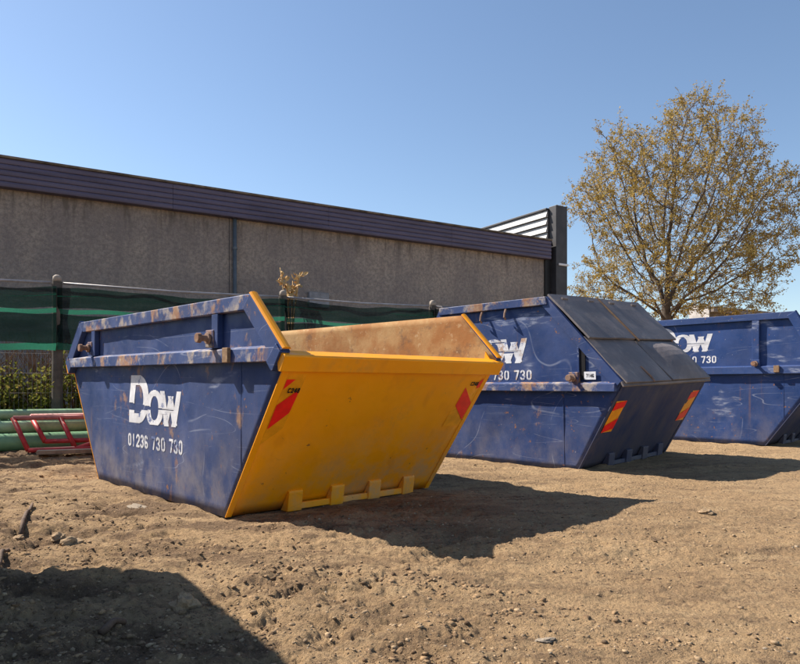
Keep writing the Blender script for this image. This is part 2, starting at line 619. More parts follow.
def make_skip(label, loc, rotz, spec, mats, pitch=0.0, roll=0.0, group='skips parked on the dirt yard'):
    b, R, T, zr, zt, w = (spec[k] for k in ('b', 'R', 'T', 'zr', 'zt', 'w'))
    seed = spec['seed']
    root = empty('skip', loc)
    root.rotation_mode = 'QUATERNION'
    q = Matrix.Rotation(rotz, 3, 'Z') @ Matrix.Rotation(pitch, 3, 'Y') @ Matrix.Rotation(roll, 3, 'X')
    root.rotation_quaternion = q.to_quaternion()
    tag(root, label, 'skip', group)
    ms, mr, me_, mi = mats['side'], mats['rail'], mats['end'], mats['inner']
    P = 0.046     # how far the rails stand proud of the side sheet
    for s in (-1, 1):
        solid(panel_side(spec, s * w, s, seed + (s > 0) * 5, spec.get('dent', 0.006)).build('side_panel', ms, root, smooth=True), 0.006, mi)
    MB().box((-b + 0.008, -w + 0.008, 0.004), (b - 0.008, w - 0.008, 0.014)).build('floor_panel', mi, root)
    L = math.hypot(R - b, zr)
    ex, ez = (R - b) / L, zr / L                 # up along the end sheet
    nx_, nz_ = ez, -ex                           # outward normal of the +x end sheet
    for s in (1, -1):
        o = panel_end(s * (b + 0.004), 0.004, s * R, zr - 0.02, w - 0.007, seed + 11 + s, 1.9 * spec.get('dent', 0.006), flip=(s < 0)).build('end_panel', me_, root, smooth=True)
        solid(o, 0.006, mi)
        # folded corner strips up both edges of the end sheet
        for t in (-1, 1):
            mb = MB()
            y0, y1 = (-w - 0.003, -w + 0.042) if t < 0 else (w - 0.042, w + 0.003)
            th = 0.012
            a0, a1 = (b, 0.0), (b + (R - b) * 0.90, zr * 0.90)
            poly = [(s * a0[0], a0[1]), (s * (a0[0] + nx_ * th), a0[1] + 0.0), (s * (a1[0] + nx_ * th), a1[1] + nz_ * th), (s * a1[0], a1[1])]
            if s < 0: poly = poly[::-1]
            mb.extrude_y(poly, y0, y1).build('corner_strip', me_, root, bevel=0.003)
        if spec['kind'] == 'open':
            rim = MB()
            poly = [(s * (R - 0.045), zr - 0.115), (s * (R - 0.02), zr - 0.118), (s * (R + 0.030), zr - 0.032), (s * (R + 0.022), zr - 0.022), (s * (R - 0.050), zr + 0.006), (s * (R - 0.062), zr + 0.004)]
            if s < 0: poly = poly[::-1]
            rim.extrude_y(poly, -w - 0.048, w + 0.048).build('end_rim', mats['rim'], root, bevel=0.004)
        # catch plates and bar at the foot of the end sheet
        for yc in (-0.46, -0.095, 0.26, 0.615):
            mb = MB()
            zt_ = 0.132
            xa = b + (R - b) * zt_ / zr
            out = 0.085
            poly = [(s * (b + 0.010), -0.004), (s * (b + out + 0.012), -0.004), (s * (b + out + 0.03), zt_ - 0.01), (s * (b + out + 0.03), zt_ + 0.004), (s * (xa + 0.012), zt_ + 0.012)]
            if s < 0: poly = poly[::-1]
            mb.extrude_y(poly, yc - 0.058, yc + 0.058).build('catch_plate', me_, root, bevel=0.004)
        MB().box((s * (b + 0.055), -0.45, 0.004), (s * (b + 0.090), 0.60, 0.048)).build('catch_bar', me_, root, bevel=0.004)
    for s in (-1, 1):
        ya, yb = s * (w + 0.001), s * (w + P)
        # top rail
        h = 0.095 if spec['kind'] == 'open' else 0.085
        tl = T - 0.004
        MB().extrude_y([(-tl - 0.02, zt - h), (tl + 0.02, zt - h), (tl, zt), (-tl, zt)], ya, yb).build('top_rail', mr, root, bevel=0.006)
        # rim rail with sloped top edge and turned-down ends
        zl, zh = spec['rail']
        def hw(z): return b + (R - b) * z / zr if z <= zr else R + (T - R) * (z - zr) / (zt - zr)
        rx = hw(zl) - 0.004
        mb = MB()
        if s < 0: prof = [(-w - P - 0.012, zl), (-w - 0.001, zl), (-w - 0.001, zh + 0.016), (-w - P - 0.006, zh)]
        else: prof = [(w + 0.001, zl), (w + P + 0.012, zl), (w + P + 0.006, zh), (w + 0.001, zh + 0.016)]
        mb.extrude_x(prof, -rx, rx).build('side_rail', mr, root, bevel=0.005)
        for e in (1, -1):
            if spec['kind'] == 'open':
                # sloped flange between top rail and rim
                c0 = (e * (T + 0.004), zt); c1 = (e * (R + 0.004), zr + 0.01)
                dx, dz = c1[0] - c0[0], c1[1] - c0[1]
                l = math.hypot(dx, dz); ix, iz = (-dz / l * e * -1), 0
                wd = 0.115
                inx, inz = -e * abs(dz) / l * wd, -abs(dx) / l * wd
                poly = [c0, c1, (c1[0] + inx, c1[1] + inz), (c0[0] + inx, c0[1] + inz)]
                if e > 0: poly = poly[::-1]
                MB().extrude_y(poly, ya, s * (w + P + 0.004)).build('sloped_flange', ms, root, bevel=0.005)
                # coloured cap on the sloped edge
                th = 0.008
                ox, oz = e * abs(dz) / l, abs(dx) / l
                k0 = (c0[0] + ox * 0.001 - e * 0.005, c0[1] + oz * 0.001 + 0.004); k1 = (c1[0] + ox * 0.001, c1[1] + oz * 0.001)
                cy = s * (w + 0.5 * P - 0.002)
                bar = MB()
                sect = [(-0.029, 0.0), (0.029, 0.0), (0.029, 0.005), (0.018, 0.013), (0.0, 0.016), (-0.018, 0.013), (-0.029, 0.005)]
                m_ = len(sect)
                vs = [(k[0] + ox * q, cy + p, k[1] + oz * q) for k in (k0, k1) for p, q in sect]
                fs = [tuple(range(m_)), tuple(range(2 * m_ - 1, m_ - 1, -1))] + [(i, i + m_, (i + 1) % m_ + m_, (i + 1) % m_) for i in range(m_)]
                if e > 0: fs = [f[::-1] for f in fs]
                bar.add(vs, fs).build('edge_cap', mats['cap'] if e > 0 else ms, root, bevel=0.002)
                # gusset at the inner corner of the rim
                MB().extrude_y([(e * (R - 0.10), zr - 0.03), (e * (R - 0.02), zr - 0.03), (e * (R - 0.09), zr + 0.06)][::e], s * (w - 0.02), s * (w - 0.032)).build('gusset', mats['cap'], root)
                # turned-down tail of the rail
                tx0, tx1 = hw(zl) - 0.10, hw(zl)
                poly = [(e * (tx0 - 0.08), zh - 0.002), (e * tx0, zl + 0.002), (e * (hw(zl - 0.07) - 0.010), zl - 0.07), (e * (R - 0.004), zr - 0.01), (e * (tx1 - 0.05), zh + 0.004)]
                poly = [(e * (tx1 - 0.11), zl + 0.001), (e * (hw(zl - 0.055) - 0.02), zl - 0.055), (e * (hw(zl - 0.055) - 0.004), zl - 0.055), (e * (R - 0.002), zr - 0.005), (e * (R - 0.05), zh + 0.02)]
                if e < 0: poly = poly[::-1]
                MB().extrude_y(poly, ya, s * (w + P + 0.016)).build('rail_tail', ms, root, bevel=0.005)
    # posts, pins, brackets
    for s in (-1, 1):
        for (xp, wd) in spec.get('posts', ()):
            MB().box((xp - wd / 2, s * (w + 0.001), spec['rail'][1] + 0.012), (xp + wd / 2, s * (w + P - 0.003), zt - 0.093)).build('post', ms, root, bevel=0.005)
        for (xp, zp) in spec.get('pins', ()):
            g = MB()
            y0 = s * (w - 0.0); y1 = s * (w + 0.135)
            g.tube([(xp, y0, zp), (xp, s * (w + 0.120), zp)], 0.021, 14)
            g.tube([(xp, s * (w + 0.112), zp), (xp, s * (w + 0.140), zp)], [0.034, 0.032], 14)
            g.tube([(xp, s * (w + 0.055), zp), (xp, s * (w + 0.070), zp)], [0.040, 0.038], 14)
            pin = g.build('lifting_pin', M['rustpin'], root, bevel=0.003)
            MB().box((xp - 0.055, s * (w + 0.002), zp - 0.06), (xp + 0.055, s * (w + P + 0.004), zp + 0.055)).build('pin_block', mr, pin, bevel=0.006)
        for (xp, zp, hh) in spec.get('brackets', ()):
            MB().box((xp - 0.035, s * (w + P + 0.008), zp - hh), (xp + 0.035, s * (w + P + 0.034), zp + 0.02)).build('bracket', M['bracket'], root, bevel=0.004)
        for (xp, zp) in spec.get('hooks', ()):
            MB().tube([(xp, s * (w + 0.03), zp + 0.02), (xp, s * (w + 0.055), zp - 0.03), (xp, s * (w + 0.065), zp - 0.075), (xp, s * (w + 0.04), zp - 0.10)], 0.011, 8).build('hook', M['rustpin'], root)
    # weld seams
    for s in (-1, 1):
        for xs in spec.get('seams', ()):
            z1 = zt - 0.10 if spec['kind'] == 'open' and False else spec['rail'][0]
            zb = 0.03 if abs(xs) < b else (abs(xs) - b) / (R - b) * zr + 0.03
            MB().tube([(xs, s * (w + 0.001), zb), (xs + 0.002, s * (w + 0.001), z1)], 0.0035, 6).build('weld_seam', ms, root)
    return root


def end_point(spec, y, v, off=0.012, s=1):
    """point on the +x end sheet: y across, v height fraction 0..1, lifted off the sheet"""
    b, R, zr = spec['b'], spec['R'], spec['zr']
    L = math.hypot(R - b, zr)
    nx_, nz_ = zr / L, -(R - b) / L
    return (s * (b + (R - b) * v + nx_ * off), y, zr * v + nz_ * off)


def end_patch(name, spec, pts, mat, root, off=0.012):
    """flat patch of foil on the end sheet, pts = (y, z)"""
    mb = MB()
    zr = spec['zr']
    vs = [end_point(spec, y, z / zr, off) for y, z in pts]
    mb.add(vs, [tuple(range(len(vs)))])
    # orientation outward
    a, b_, c = (Vector(v) for v in vs[:3])
    if (b_ - a).cross(c - a).x < 0:
        mb.f = [f[::-1] for f in mb.f]
    return mb.build(name, mat, root)


def skip_loc(px, py, b, w, z=0.0):
    k = CAM_H * 682.0 / (py - 385.0)
    r = Vector((0.730, 0.684, 0)).normalized()
    return Vector(((px - 400) / 682.0 * k, k, 0)) + D_ * b + r * w


# --- near skip: open, blue sides, yellow ends
specA = dict(kind='open', b=1.13, R=1.86, T=1.50, zr=1.06, zt=1.415, w=0.935, rail=(1.0, 1.085), seed=1,
             posts=((-1.17, 0.085), (1.06, 0.085)), pins=((-1.24, 1.17), (1.0, 1.165)), brackets=((1.26, 1.075, 0.075),), seams=(1.33,), dent=0.007)
mA = dict(side=blue_paint('blue_paint_yellow_skip', 1, 0.50, 0.42), rail=blue_paint('blue_rail_paint_yellow_skip', 2, 0.80, 0.4, rail=True),
          end=yellow_paint('yellow_paint', 1, 0.75), rim=yellow_paint('yellow_rim_paint', 3, 0.75, False), cap=yellow_paint('yellow_cap_paint', 5, 0.3, False), inner=M['inner'])
locA = skip_loc(225, 516, 1.13, 0.935)
skA = make_skip('open blue skip with bright yellow end, nearest of the skips', locA, SKIP_ROT, specA, mA, pitch=R_(0.5))
side_print('logo_print', LOGO_Q, -0.425, 0.545, 0.985, 1.0, specA, print_paint('white_logo_paint', 1, 0.62, rust=0.25), skA)
number_print(specA, -0.45, 0.352, 0.98, 0.105, print_paint('white_number_paint', 2, 0.85), skA)
# reflective markers on the yellow end
for nm, pts, mt, off in (
        ('marker_backing', [(-0.945 + 0.05, 0.50), (-0.775, 0.60), (-0.755, 0.935), (-0.885, 0.935)], M['oliveyellow'], 0.010),
        ('marker_stripe', [(-0.888, 0.60), (-0.775, 0.70), (-0.765, 0.85), (-0.888, 0.75)], M['red'], 0.0135),
        ('marker_stripe', [(-0.886, 0.845), (-0.825, 0.905), (-0.886, 0.905)], M['red'], 0.0135),
        ('marker_backing', [(0.70, 0.55), (0.886, 0.55), (0.886, 0.93), (0.72, 0.93)], M['oliveyellow'], 0.010),
        ('marker_stripe', [(0.722, 0.715), (0.730, 0.855), (0.884, 0.735), (0.880, 0.60)], M['red'], 0.0135),
        ('marker_stripe', [(0.838, 0.885), (0.886, 0.925), (0.886, 0.855), (0.86, 0.845)], M['red'], 0.0135)):
    end_patch(nm, specA, pts, mt, skA, off)
CF, CW = text_mask('C248', 0.11, False)
CQ = print_quads(CF, CW, 1.0, 14, 90)
for ya_, za_ in ((-0.850, 0.825), (0.765, 0.868)):
    mb = MB()
    for x0, x1, z0, z1 in CQ:
        k = 0.088 / CW
        mb.add([end_point(specA, ya_ + a * k, (za_ + c * 0.030) / specA['zr'], 0.0155) for a, c in ((x0, z0), (x1, z0), (x1, z1), (x0, z1))], [(0, 1, 2, 3)])
    mb.build('number_print', M['blackprint'], skA)

# --- middle skip: tall, closed, with dark lids
specB = dict(kind='closed', b=1.13, R=1.64, T=0.82, zr=0.888, zt=1.755, w=0.935, rail=(0.79, 0.868), seed=4,
             posts=(), pins=((1.13, 0.925), (-1.13, 0.925)), hooks=((0.307, 1.655), (-0.027, 1.64)), seams=(0.98,), dent=0.008)
nl = NT('dark_lid_steel')
cl_ = nl.mix(nl.ramp(nl.noise(1.8, 6, 0.65), 0.35, 0.65), (0.135, 0.118, 0.118), (0.22, 0.188, 0.178))
cl_ = nl.mix(nl.ramp(nl.noise(5, 6, 0.72, nl.map(rot=(0, 0.8, 0), scale=(1, 1, 0.4))), 0.55, 0.72, 0, 0.6), cl_, (0.29, 0.245, 0.21))
cl_ = nl.mix(nl.ramp(nl.noise(8, 6, 0.7, nl.map(loc=(4, 2, 1))), 0.64, 0.74, 0, 0.6), cl_, (0.17, 0.085, 0.04))
nl.bump(nl.noise(16, 5, 0.6), 0.2, 0.01)
M['lid'] = nl.fin(cl_, 0.6, 0, 0.35)
M['lidrust'] = rusty('rusty_lid_bar', 6, (0.17, 0.115, 0.07), (0.13, 0.08, 0.05), (0.07, 0.055, 0.05))


def shaded_end(name, seed):  # blue end paint with its shade put into the colour, plus brown patches
    n = NT(name)
    co = n.map(loc=(seed, seed * 2, 3))
    c = n.mix(n.ramp(n.noise(2.5, 6, 0.65, n.map(loc=(seed, 1, 1), scale=(1, 1.6, 0.6), rot=(0.3, 0.2, 0))), 0.35, 0.65), (0.018, 0.034, 0.100), (0.062, 0.064, 0.100))
    c = n.mix(n.ramp(n.noise(5, 6, 0.7, co), 0.6, 0.75, 0, 0.6), c, (0.13, 0.085, 0.05))
    low = n.ramp(n.sep()[2], 0, 0.4, 0.3, 0)
    c = n.mix(low, c, (0.14, 0.115, 0.095))
    n.bump(n.noise(20, 5, 0.6, co), 0.2, 0.006)
    return n.fin(c, 0.6, 0, 0.35)


mB = dict(side=blue_paint('blue_paint_lidded_skip', 5, 0.42, 0.22), rail=blue_paint('blue_rail_paint_lidded_skip', 6, 0.85, 0.4, rail=True),
          end=shaded_end('shaded_end_paint', 3), rim=M['lid'], cap=M['lid'], inner=M['inner'])


def add_lids(root, spec, detail=True):
    b, R, T, zr, zt, w = (spec[k] for k in ('b', 'R', 'T', 'zr', 'zt', 'w'))
    MB().box((-T, -w - 0.0005, zt - 0.016), (T, w + 0.0005, zt - 0.004)).build('roof_panel', M['lid'], root, bevel=0.004)
    L = math.hypot(R - T, zt - zr)
    ux, uz = (R - T) / L, -(zt - zr) / L      # down the slope
    nx_, nz_ = -uz, ux                        # outward
    for s in (1, -1):
        def pt(t, y, o):
            return (s * (T + ux * t + nx_ * o), y, zt + uz * t + nz_ * o)

        def slab(name, t0, t1, y0, y1, o0, o1, th, mat, sag=0.0, nseg=8):
            """lid plate from t0 (up) to t1 (down), height o0..o1 above the slope plane"""
            mb = MB()
            vs = []
            for lay in (0, 1):
                for j in range(nseg + 1):
                    for i in range(nseg + 1):
                        u, v = i / nseg, j / nseg
                        t = t0 + (t1 - t0) * v
                        o = o0 + (o1 - o0) * v + (th if lay else 0)
                        o += sag * math.sin(math.pi * u) * math.sin(math.pi * min(1, v * 1.0))
                        o += 0.010 * float(vnoise(np.array(u * 3.0), np.array(v * 3.0), int(abs(y0) * 40) + int(t0 * 10)))
                        vs.append(pt(t, y0 + (y1 - y0) * u, o))
            n1 = nseg + 1
            fs = []
            for j in range(nseg):
                for i in range(nseg):
                    a = j * n1 + i
                    bt = (a, a + 1, a + n1 + 1, a + n1)
                    tp = tuple(k + n1 * n1 for k in bt)
                    fs += [bt, tp[::-1]] if s > 0 else [bt[::-1], tp]
            ring = [i for i in range(nseg)] + [nseg + n1 * j for j in range(nseg)] + [n1 * nseg + nseg - i for i in range(nseg)] + [n1 * (nseg - j) for j in range(nseg)]
            for k, a in enumerate(ring):
                c = ring[(k + 1) % len(ring)]
                q = (a, a + n1 * n1, c + n1 * n1, c)
                fs.append(q if s > 0 else q[::-1])
            mb.add(vs, fs)
            return mb.build(name, mat, root, smooth=False)
        tm = L * 0.52
        # frame sheet under the lids
        slab('slope_sheet', 0.0, L, -w + 0.004, w - 0.004, -0.02, -0.02, 0.012, M['black'])
        slab('upper_lid', -0.02, tm + 0.02, -w + 0.006, -0.020, 0.004, 0.022, 0.020, M['lid'])
        slab('upper_lid', -0.02, tm + 0.02, 0.020, w - 0.006, 0.004, 0.022, 0.020, M['lid'])
        slab('lower_lid', tm - 0.03, L + 0.035, -w + 0.004, -0.012, -0.008, 0.004, 0.014, M['lid'], 0.010)
        slab('lower_lid', tm + 0.02, L + 0.035, 0.012, w - 0.004, -0.008, 0.006, 0.014, M['lid'], 0.085)
        # rusty ridge bar between the lids and lip over the end sheet
        mb = MB()
        mb.tube([pt(-0.02, 0, 0.026), pt(tm * 0.6, 0, 0.036), pt(tm + 0.06, 0, 0.042)], 0.014, 8).build('lid_bar', M['lidrust'], root)
        slab('lid_lip', L + 0.002, L + 0.05, -w - 0.035, w + 0.035, -0.016, -0.03, 0.016, M['lid'])
        for yh in (-0.72, -0.22, 0.22, 0.72):
            MB().tube([pt(0.05, yh - 0.05, 0.030), pt(0.05, yh + 0.05, 0.030)], 0.014, 8).build('hinge', M['lid'], root)
        MB().tube([pt(L - 0.16, -0.42, 0.024), pt(L - 0.02, -0.40, 0.026), pt(L + 0.04, -0.395, 0.015)], 0.010, 6).build('lid_handle', M['rustpin'], root)
    # sloped blue flange beside the lids
    for sy in (-1, 1):
        for e in (1, -1):
            c0 = (e * (T + 0.0), zt - 0.001); c1 = (e * (R + 0.0), zr)
            inx, inz = -e * (zt - zr) / L * 0.10, -(R - T) / L * 0.10
            poly = [c0, c1, (c1[0] + inx, c1[1] + inz), (c0[0] + inx, c0[1] + inz)]
            if e > 0: poly = poly[::-1]
            MB().extrude_y(poly, sy * (w + 0.001), sy * (w + 0.032)).build('sloped_flange', root_mat(root), root, bevel=0.004)


_rm = {}
def root_mat(root): return _rm[root.name]


locB = skip_loc(577.4, 470.5, 1.13, 0.935)
skB = make_skip('tall closed blue skip with dark folding lids, middle of the row', locB + Vector((0, 0, 0.03)), SKIP_ROT, specB, mB, roll=R_(1.9))
_rm[skB.name] = mB['side']
add_lids(skB, specB)
side_print('logo_print', LOGO_Q, -0.365, 1.085, 0.985, 1.0, specB, print_paint('white_logo_paint_worn', 3, 0.65, rust=0.85), skB)
number_print(specB, -0.365, 0.905, 0.98, 0.105, print_paint('white_number_paint_worn', 4, 0.7, rust=1.0), skB)
MB().box((1.185, -0.935 - 0.004, 0.905), (1.245, -0.935 - 0.012, 1.215)).build('slot', M['black'], skB)
MB().box((1.165, -0.935 - 0.003, 0.90), (1.184, -0.935 - 0.022, 1.225)).build('slot_frame', mB['side'], skB, bevel=0.003)
MB().box((1.235, -0.935 - 0.013, 0.905), (1.362, -0.935 - 0.017, 0.982)).build('sticker', M['sticker'], skB)
SF, SW = text_mask('7146', 0.10, False)
side_print('sticker_number', print_quads(SF, SW, 1.0, 14, 90), 1.258, 0.925, 0.088 / SW, 0.036, specB, M['blackprint'], skB, 0.0195)


def stripe_marker(root, spec, y0, y1, z0, z1, down_out=True):
    """amber plate with slanting red bands on the end sheet"""
    end_patch('marker_backing', spec, [(y0, z0), (y1, z0), (y1, z1), (y0, z1)], M['amber'], root, 0.0135)
    H = z1 - z0
    for f0, f1 in ((0.0, 0.28), (0.70, 1.0)):
        sl = 0.24 * H
        if down_out: pts = [(y0, z0 + f0 * H), (y1, z0 + min(1, f0 + 0.10) * H), (y1, z0 + min(1, f1 + 0.16) * H), (y0, z0 + (f1 - 0.05) * H)]
        else: pts = [(y0, z0 + min(1, f0 + 0.10) * H), (y1, z0 + f0 * H), (y1, z0 + (f1 - 0.05) * H), (y0, z0 + min(1, f1 + 0.16) * H)]
        end_patch('marker_stripe', spec, pts, M['red'], root, 0.017)


stripe_marker(skB, specB, -0.886, -0.690, 0.39, 0.70)
stripe_marker(skB, specB, 0.700, 0.886, 0.40, 0.74)

# the far half of this skip is a little shorter than the near half
for ch in skB.children_recursive:
    for v in ch.data.vertices:
        if v.co.x < -0.42: v.co.x = -0.42 + (v.co.x + 0.42) * 0.62

# --- far skip: tall, open, all blue
specC = dict(kind='open', b=1.13, R=1.93, T=1.52, zr=1.10, zt=1.855, w=0.935, rail=(1.005, 1.108), seed=8,
             posts=((-1.03, 0.095), (1.02, 0.095)), pins=((-1.04, 1.15), (1.02, 1.15)), brackets=((1.30, 1.10, 0.075),), seams=(1.37,), dent=0.006)
mC = dict(side=blue_paint('blue_paint_far_skip', 11, 0.10, 0.22, base=(0.010, 0.037, 0.138)), rail=blue_paint('blue_rail_paint_far_skip', 12, 0.32, 0.35, base=(0.013, 0.038, 0.130), rail=False),
          inner=M['inner'])
mC['end'] = shaded_end('shaded_end_paint_far', 8)
mC['rim'] = mC['rail']; mC['cap'] = mC['side']
locC = skip_loc(765, 445.6, 1.13, 0.935)
skC = make_skip('tall open all-blue skip cut off by the right edge, behind the lidded skip', locC, SKIP_ROT, specC, mC)
side_print('logo_print', LOGO_Q, -0.505, 1.35, 0.985, 1.0, specC, print_paint('white_logo_paint_clean', 5, 0.05), skC)
number_print(specC, -0.505, 1.175, 0.98, 0.107, print_paint('white_number_paint_clean', 6, 0.1), skC)

# --- skip standing left of the picture, known by the shadow it throws in front
specD = dict(kind='closed', b=1.13, R=1.72, T=0.82, zr=1.45, zt=2.33, w=0.935, rail=(1.35, 1.43), seed=14,
             posts=(), pins=((1.13, 1.49), (-1.13, 1.49)), hooks=(), seams=(), dent=0.006)
mD = dict(side=blue_paint('blue_paint_left_skip', 15, 0.3, 0.6), rail=blue_paint('blue_rail_paint_left_skip', 16, 0.7, 0.4, rail=True), end=shaded_end('shaded_end_paint_left', 15), rim=M['lid'], cap=M['lid'], inner=M['inner'])
locD = Vector((-3.27, 1.86, 0))
skD = make_skip('tall lidded skip just outside the left edge, throwing the foreground shadow', locD, R_(90), specD, mD)
_rm[skD.name] = mD['side']
add_lids(skD, specD)
SKIPS = [(locA, SKIP_ROT, R_(0.5), 0.0, 0.0), (locB, SKIP_ROT, 0.0, R_(1.9), 0.03), (locC, SKIP_ROT, 0, 0, 0), (locD, R_(90), 0, 0, 0)]

# ------------------------------------------------------------------ fence line (used by ground too)
FP = Vector((-4.39, 8.72, 0)); FD = Vector((0.883, 0.469, 0)).normalized(); FN = Vector((FD.y, -FD.x, 0))   # FN towards the camera


# ------------------------------------------------------------------ ground
def ground_h(x, y):
    x = np.asarray(x, float); y = np.asarray(y, float)
    r = np.hypot(x, y)
    h = 0.050 * pnoise(x * 0.5, y * 0.5, 1) + 0.030 * pnoise(x * 1.2, y * 1.2, 2)
    # tyre-smeared ridges, stretched along the yard
    wx = x + 0.25 * pnoise(x * 0.7, y * 0.7, 40); wy = y + 0.18 * pnoise(x * 0.8, y * 0.8, 41)
    u = 0.96 * wx + 0.28 * wy; v = -0.28 * wx + 0.96 * wy
    h += 0.028 * pnoise(u * 0.7, v * 3.6, 3) + 0.010 * pnoise(u * 1.8, v * 11, 4)
    # churned patches against trodden flat ones
    zone = 0.6 * pnoise(x * 0.65, y * 0.8, 5) + 0.5 * pnoise(x * 1.9, y * 2.2, 6) + 0.34 * np.clip((0.6 - x) / 2.4, -0.8, 1) - 0.02
    rough = np.clip(0.45 + 1.4 * zone, 0.12, 1.1)
    lx_ = x + 0.05 * pnoise(x * 5, y * 5, 42); ly_ = y + 0.05 * pnoise(x * 5, y * 5, 43)
    cl = fbm(lx_, ly_, 5.0, 5, 0.56, 10)
    cl = np.where(cl > 0.12, 0.12 + (cl - 0.12) * 0.25, cl)              # tops pressed flat
    crumb = np.maximum(fbm(lx_, ly_, 22.0, 3, 0.7, 20) - 0.12, 0)
    h += rough * (0.058 * cl + 0.014 * crumb) + 0.008 * fbm(x, y, 30, 2, 0.7, 30)
    # level under each skip
    for loc, rot, pt, rl, dz in SKIPS:
        dx, dy = x - loc.x, y - loc.y
        lx = dx * math.cos(rot) + dy * math.sin(rot)
        ly = -dx * math.sin(rot) + dy * math.cos(rot)
        dd = np.maximum(np.abs(lx) - 1.22, np.abs(ly) - 0.95)
        k = np.clip(1 - np.maximum(dd, 0) / 0.45, 0, 1)
        k = k * k * (3 - 2 * k)
        pl = dz - math.sin(pt) * np.clip(lx, -1.5, 1.5) + math.sin(rl) * np.clip(ly, -1.4, 1.4) - 0.006
        fine = h * 0.35
        h = h * (1 - k) + (pl + np.minimum(fine, 0.012)) * k
        # soil pushed up against the foot of the skip
        fx = np.maximum(np.abs(lx) - 1.13, np.abs(ly) - 0.935)
        h += 0.05 * np.maximum(pnoise(x * 3.1, y * 3.3, 50) + 0.12, 0) * np.exp(-((fx - 0.05) / 0.07) ** 2)
    # bank along the fence
    pd = (x - FP.x) * FN.x + (y - FP.y) * FN.y
    al = (x - FP.x) * FD.x + (y - FP.y) * FD.y
    h += 0.075 * np.clip(1 - (pd - 0.9) / 0.8, 0, 1) * np.clip((3.0 - al) / 2.0, 0, 1) * (pd < 40)
    h *= np.clip(1 - (r - 40) / 60, 0, 1)
    return h


def build_ground():
    a = np.concatenate([np.arange(-180, -42, 4.0), np.arange(-42, 42, 0.13), np.arange(42, 180.01, 4.0)])
    a[-1] = 180.0
    rr = np.concatenate([[0.02], np.linspace(0.2, 1.3, 12)[:-1], 1.3 * (30 / 1.3) ** np.linspace(0, 1, 640), 30 * (4000 / 30) ** np.linspace(0, 1, 40)[1:]])
    A, RR = np.meshgrid(np.radians(a), rr)
    X = RR * np.sin(A); Y = RR * np.cos(A)
    Z = ground_h(X, Y)
    Z[:, -1] = Z[:, 0]
    V = np.stack([X, Y, Z], -1).reshape(-1, 3)
    n = len(a)
    i = np.arange(n - 1)[None, :]; j = np.arange(len(rr) - 1)[:, None]
    p = j * n + i
    F = np.stack([p, p + 1, p + 1 + n, p + n], -1).reshape(-1, 4)[:, ::-1]
    n_ = NT('bare_dirt')
    co = n_.co
    big = n_.noise(0.7, 5, 0.6)
    c = n_.mix(n_.ramp(big, 0.35, 0.65), (0.51, 0.346, 0.190), (0.42, 0.278, 0.150))
    strk = n_.noise(2.2, 6, 0.65, n_.map(scale=(0.6, 2.4, 1), rot=(0, 0, -0.28)))
    c = n_.mix(n_.ramp(strk, 0.50, 0.70, 0, 0.50), c, (0.20, 0.136, 0.086))
    c = n_.mix(n_.ramp(n_.noise(4.0, 8, 0.75, n_.map(scale=(0.7, 1.6, 1), rot=(0, 0, -0.2))), 0.50, 0.66, 0, 0.75), c, (0.56, 0.395, 0.225))
    c = n_.mix(n_.ramp(n_.noise(9, 9, 0.75, n_.map(scale=(0.75, 1.5, 1), rot=(0, 0, -0.28))), 0.52, 0.66, 0, 0.72), c, (0.125, 0.083, 0.056))
    xx = n_.sep()[0]
    crumb_dark = n_.math('MULTIPLY', n_.ramp(xx, -1.8, 2.4, 1, 0.15), n_.ramp(n_.noise(1.6, 7, 0.7, n_.map(scale=(0.8, 1.7, 1), loc=(3, 1, 0))), 0.46, 0.58, 0, 0.85))  # dark crumbly soil and crumb shadows painted into the colour, mostly left
    c = n_.mix(crumb_dark, c, (0.165, 0.105, 0.064))
    c = n_.mix(n_.ramp(n_.noise(55, 5, 0.7), 0.56, 0.72, 0, 0.6), c, (0.56, 0.405, 0.25))
    c = n_.mix(n_.ramp(n_.noise(48, 5, 0.75), 0.54, 0.66, 0, 0.70), c, (0.10, 0.068, 0.05))
    hg = n_.math('ADD', n_.math('MULTIPLY', n_.noise(14, 8, 0.7), 1.0), n_.math('MULTIPLY', n_.noise(60, 6, 0.7), 0.5))
    n_.bump(hg, 1.0, 0.065)
    m = n_.fin(c, 0.95, 0, 0.15)
    g = array_mesh('ground', V, F, m, smooth=True)
    tag(g, 'bare rutted brown dirt yard', None, None, 'structure')
    return g


build_ground()


def gz(x, y): return float(ground_h(np.array([x]), np.array([y]))[0])


# clods and pebbles, uncountable
def ico():
    bm = bmesh.new()
    bmesh.ops.create_icosphere(bm, subdivisions=1, radius=1)
    v = np.array([p.co[:] for p in bm.verts]); f = np.array([[q.index for q in p.verts] for p in bm.faces])
    bm.free()
    return v, f


IV, IF = ico()


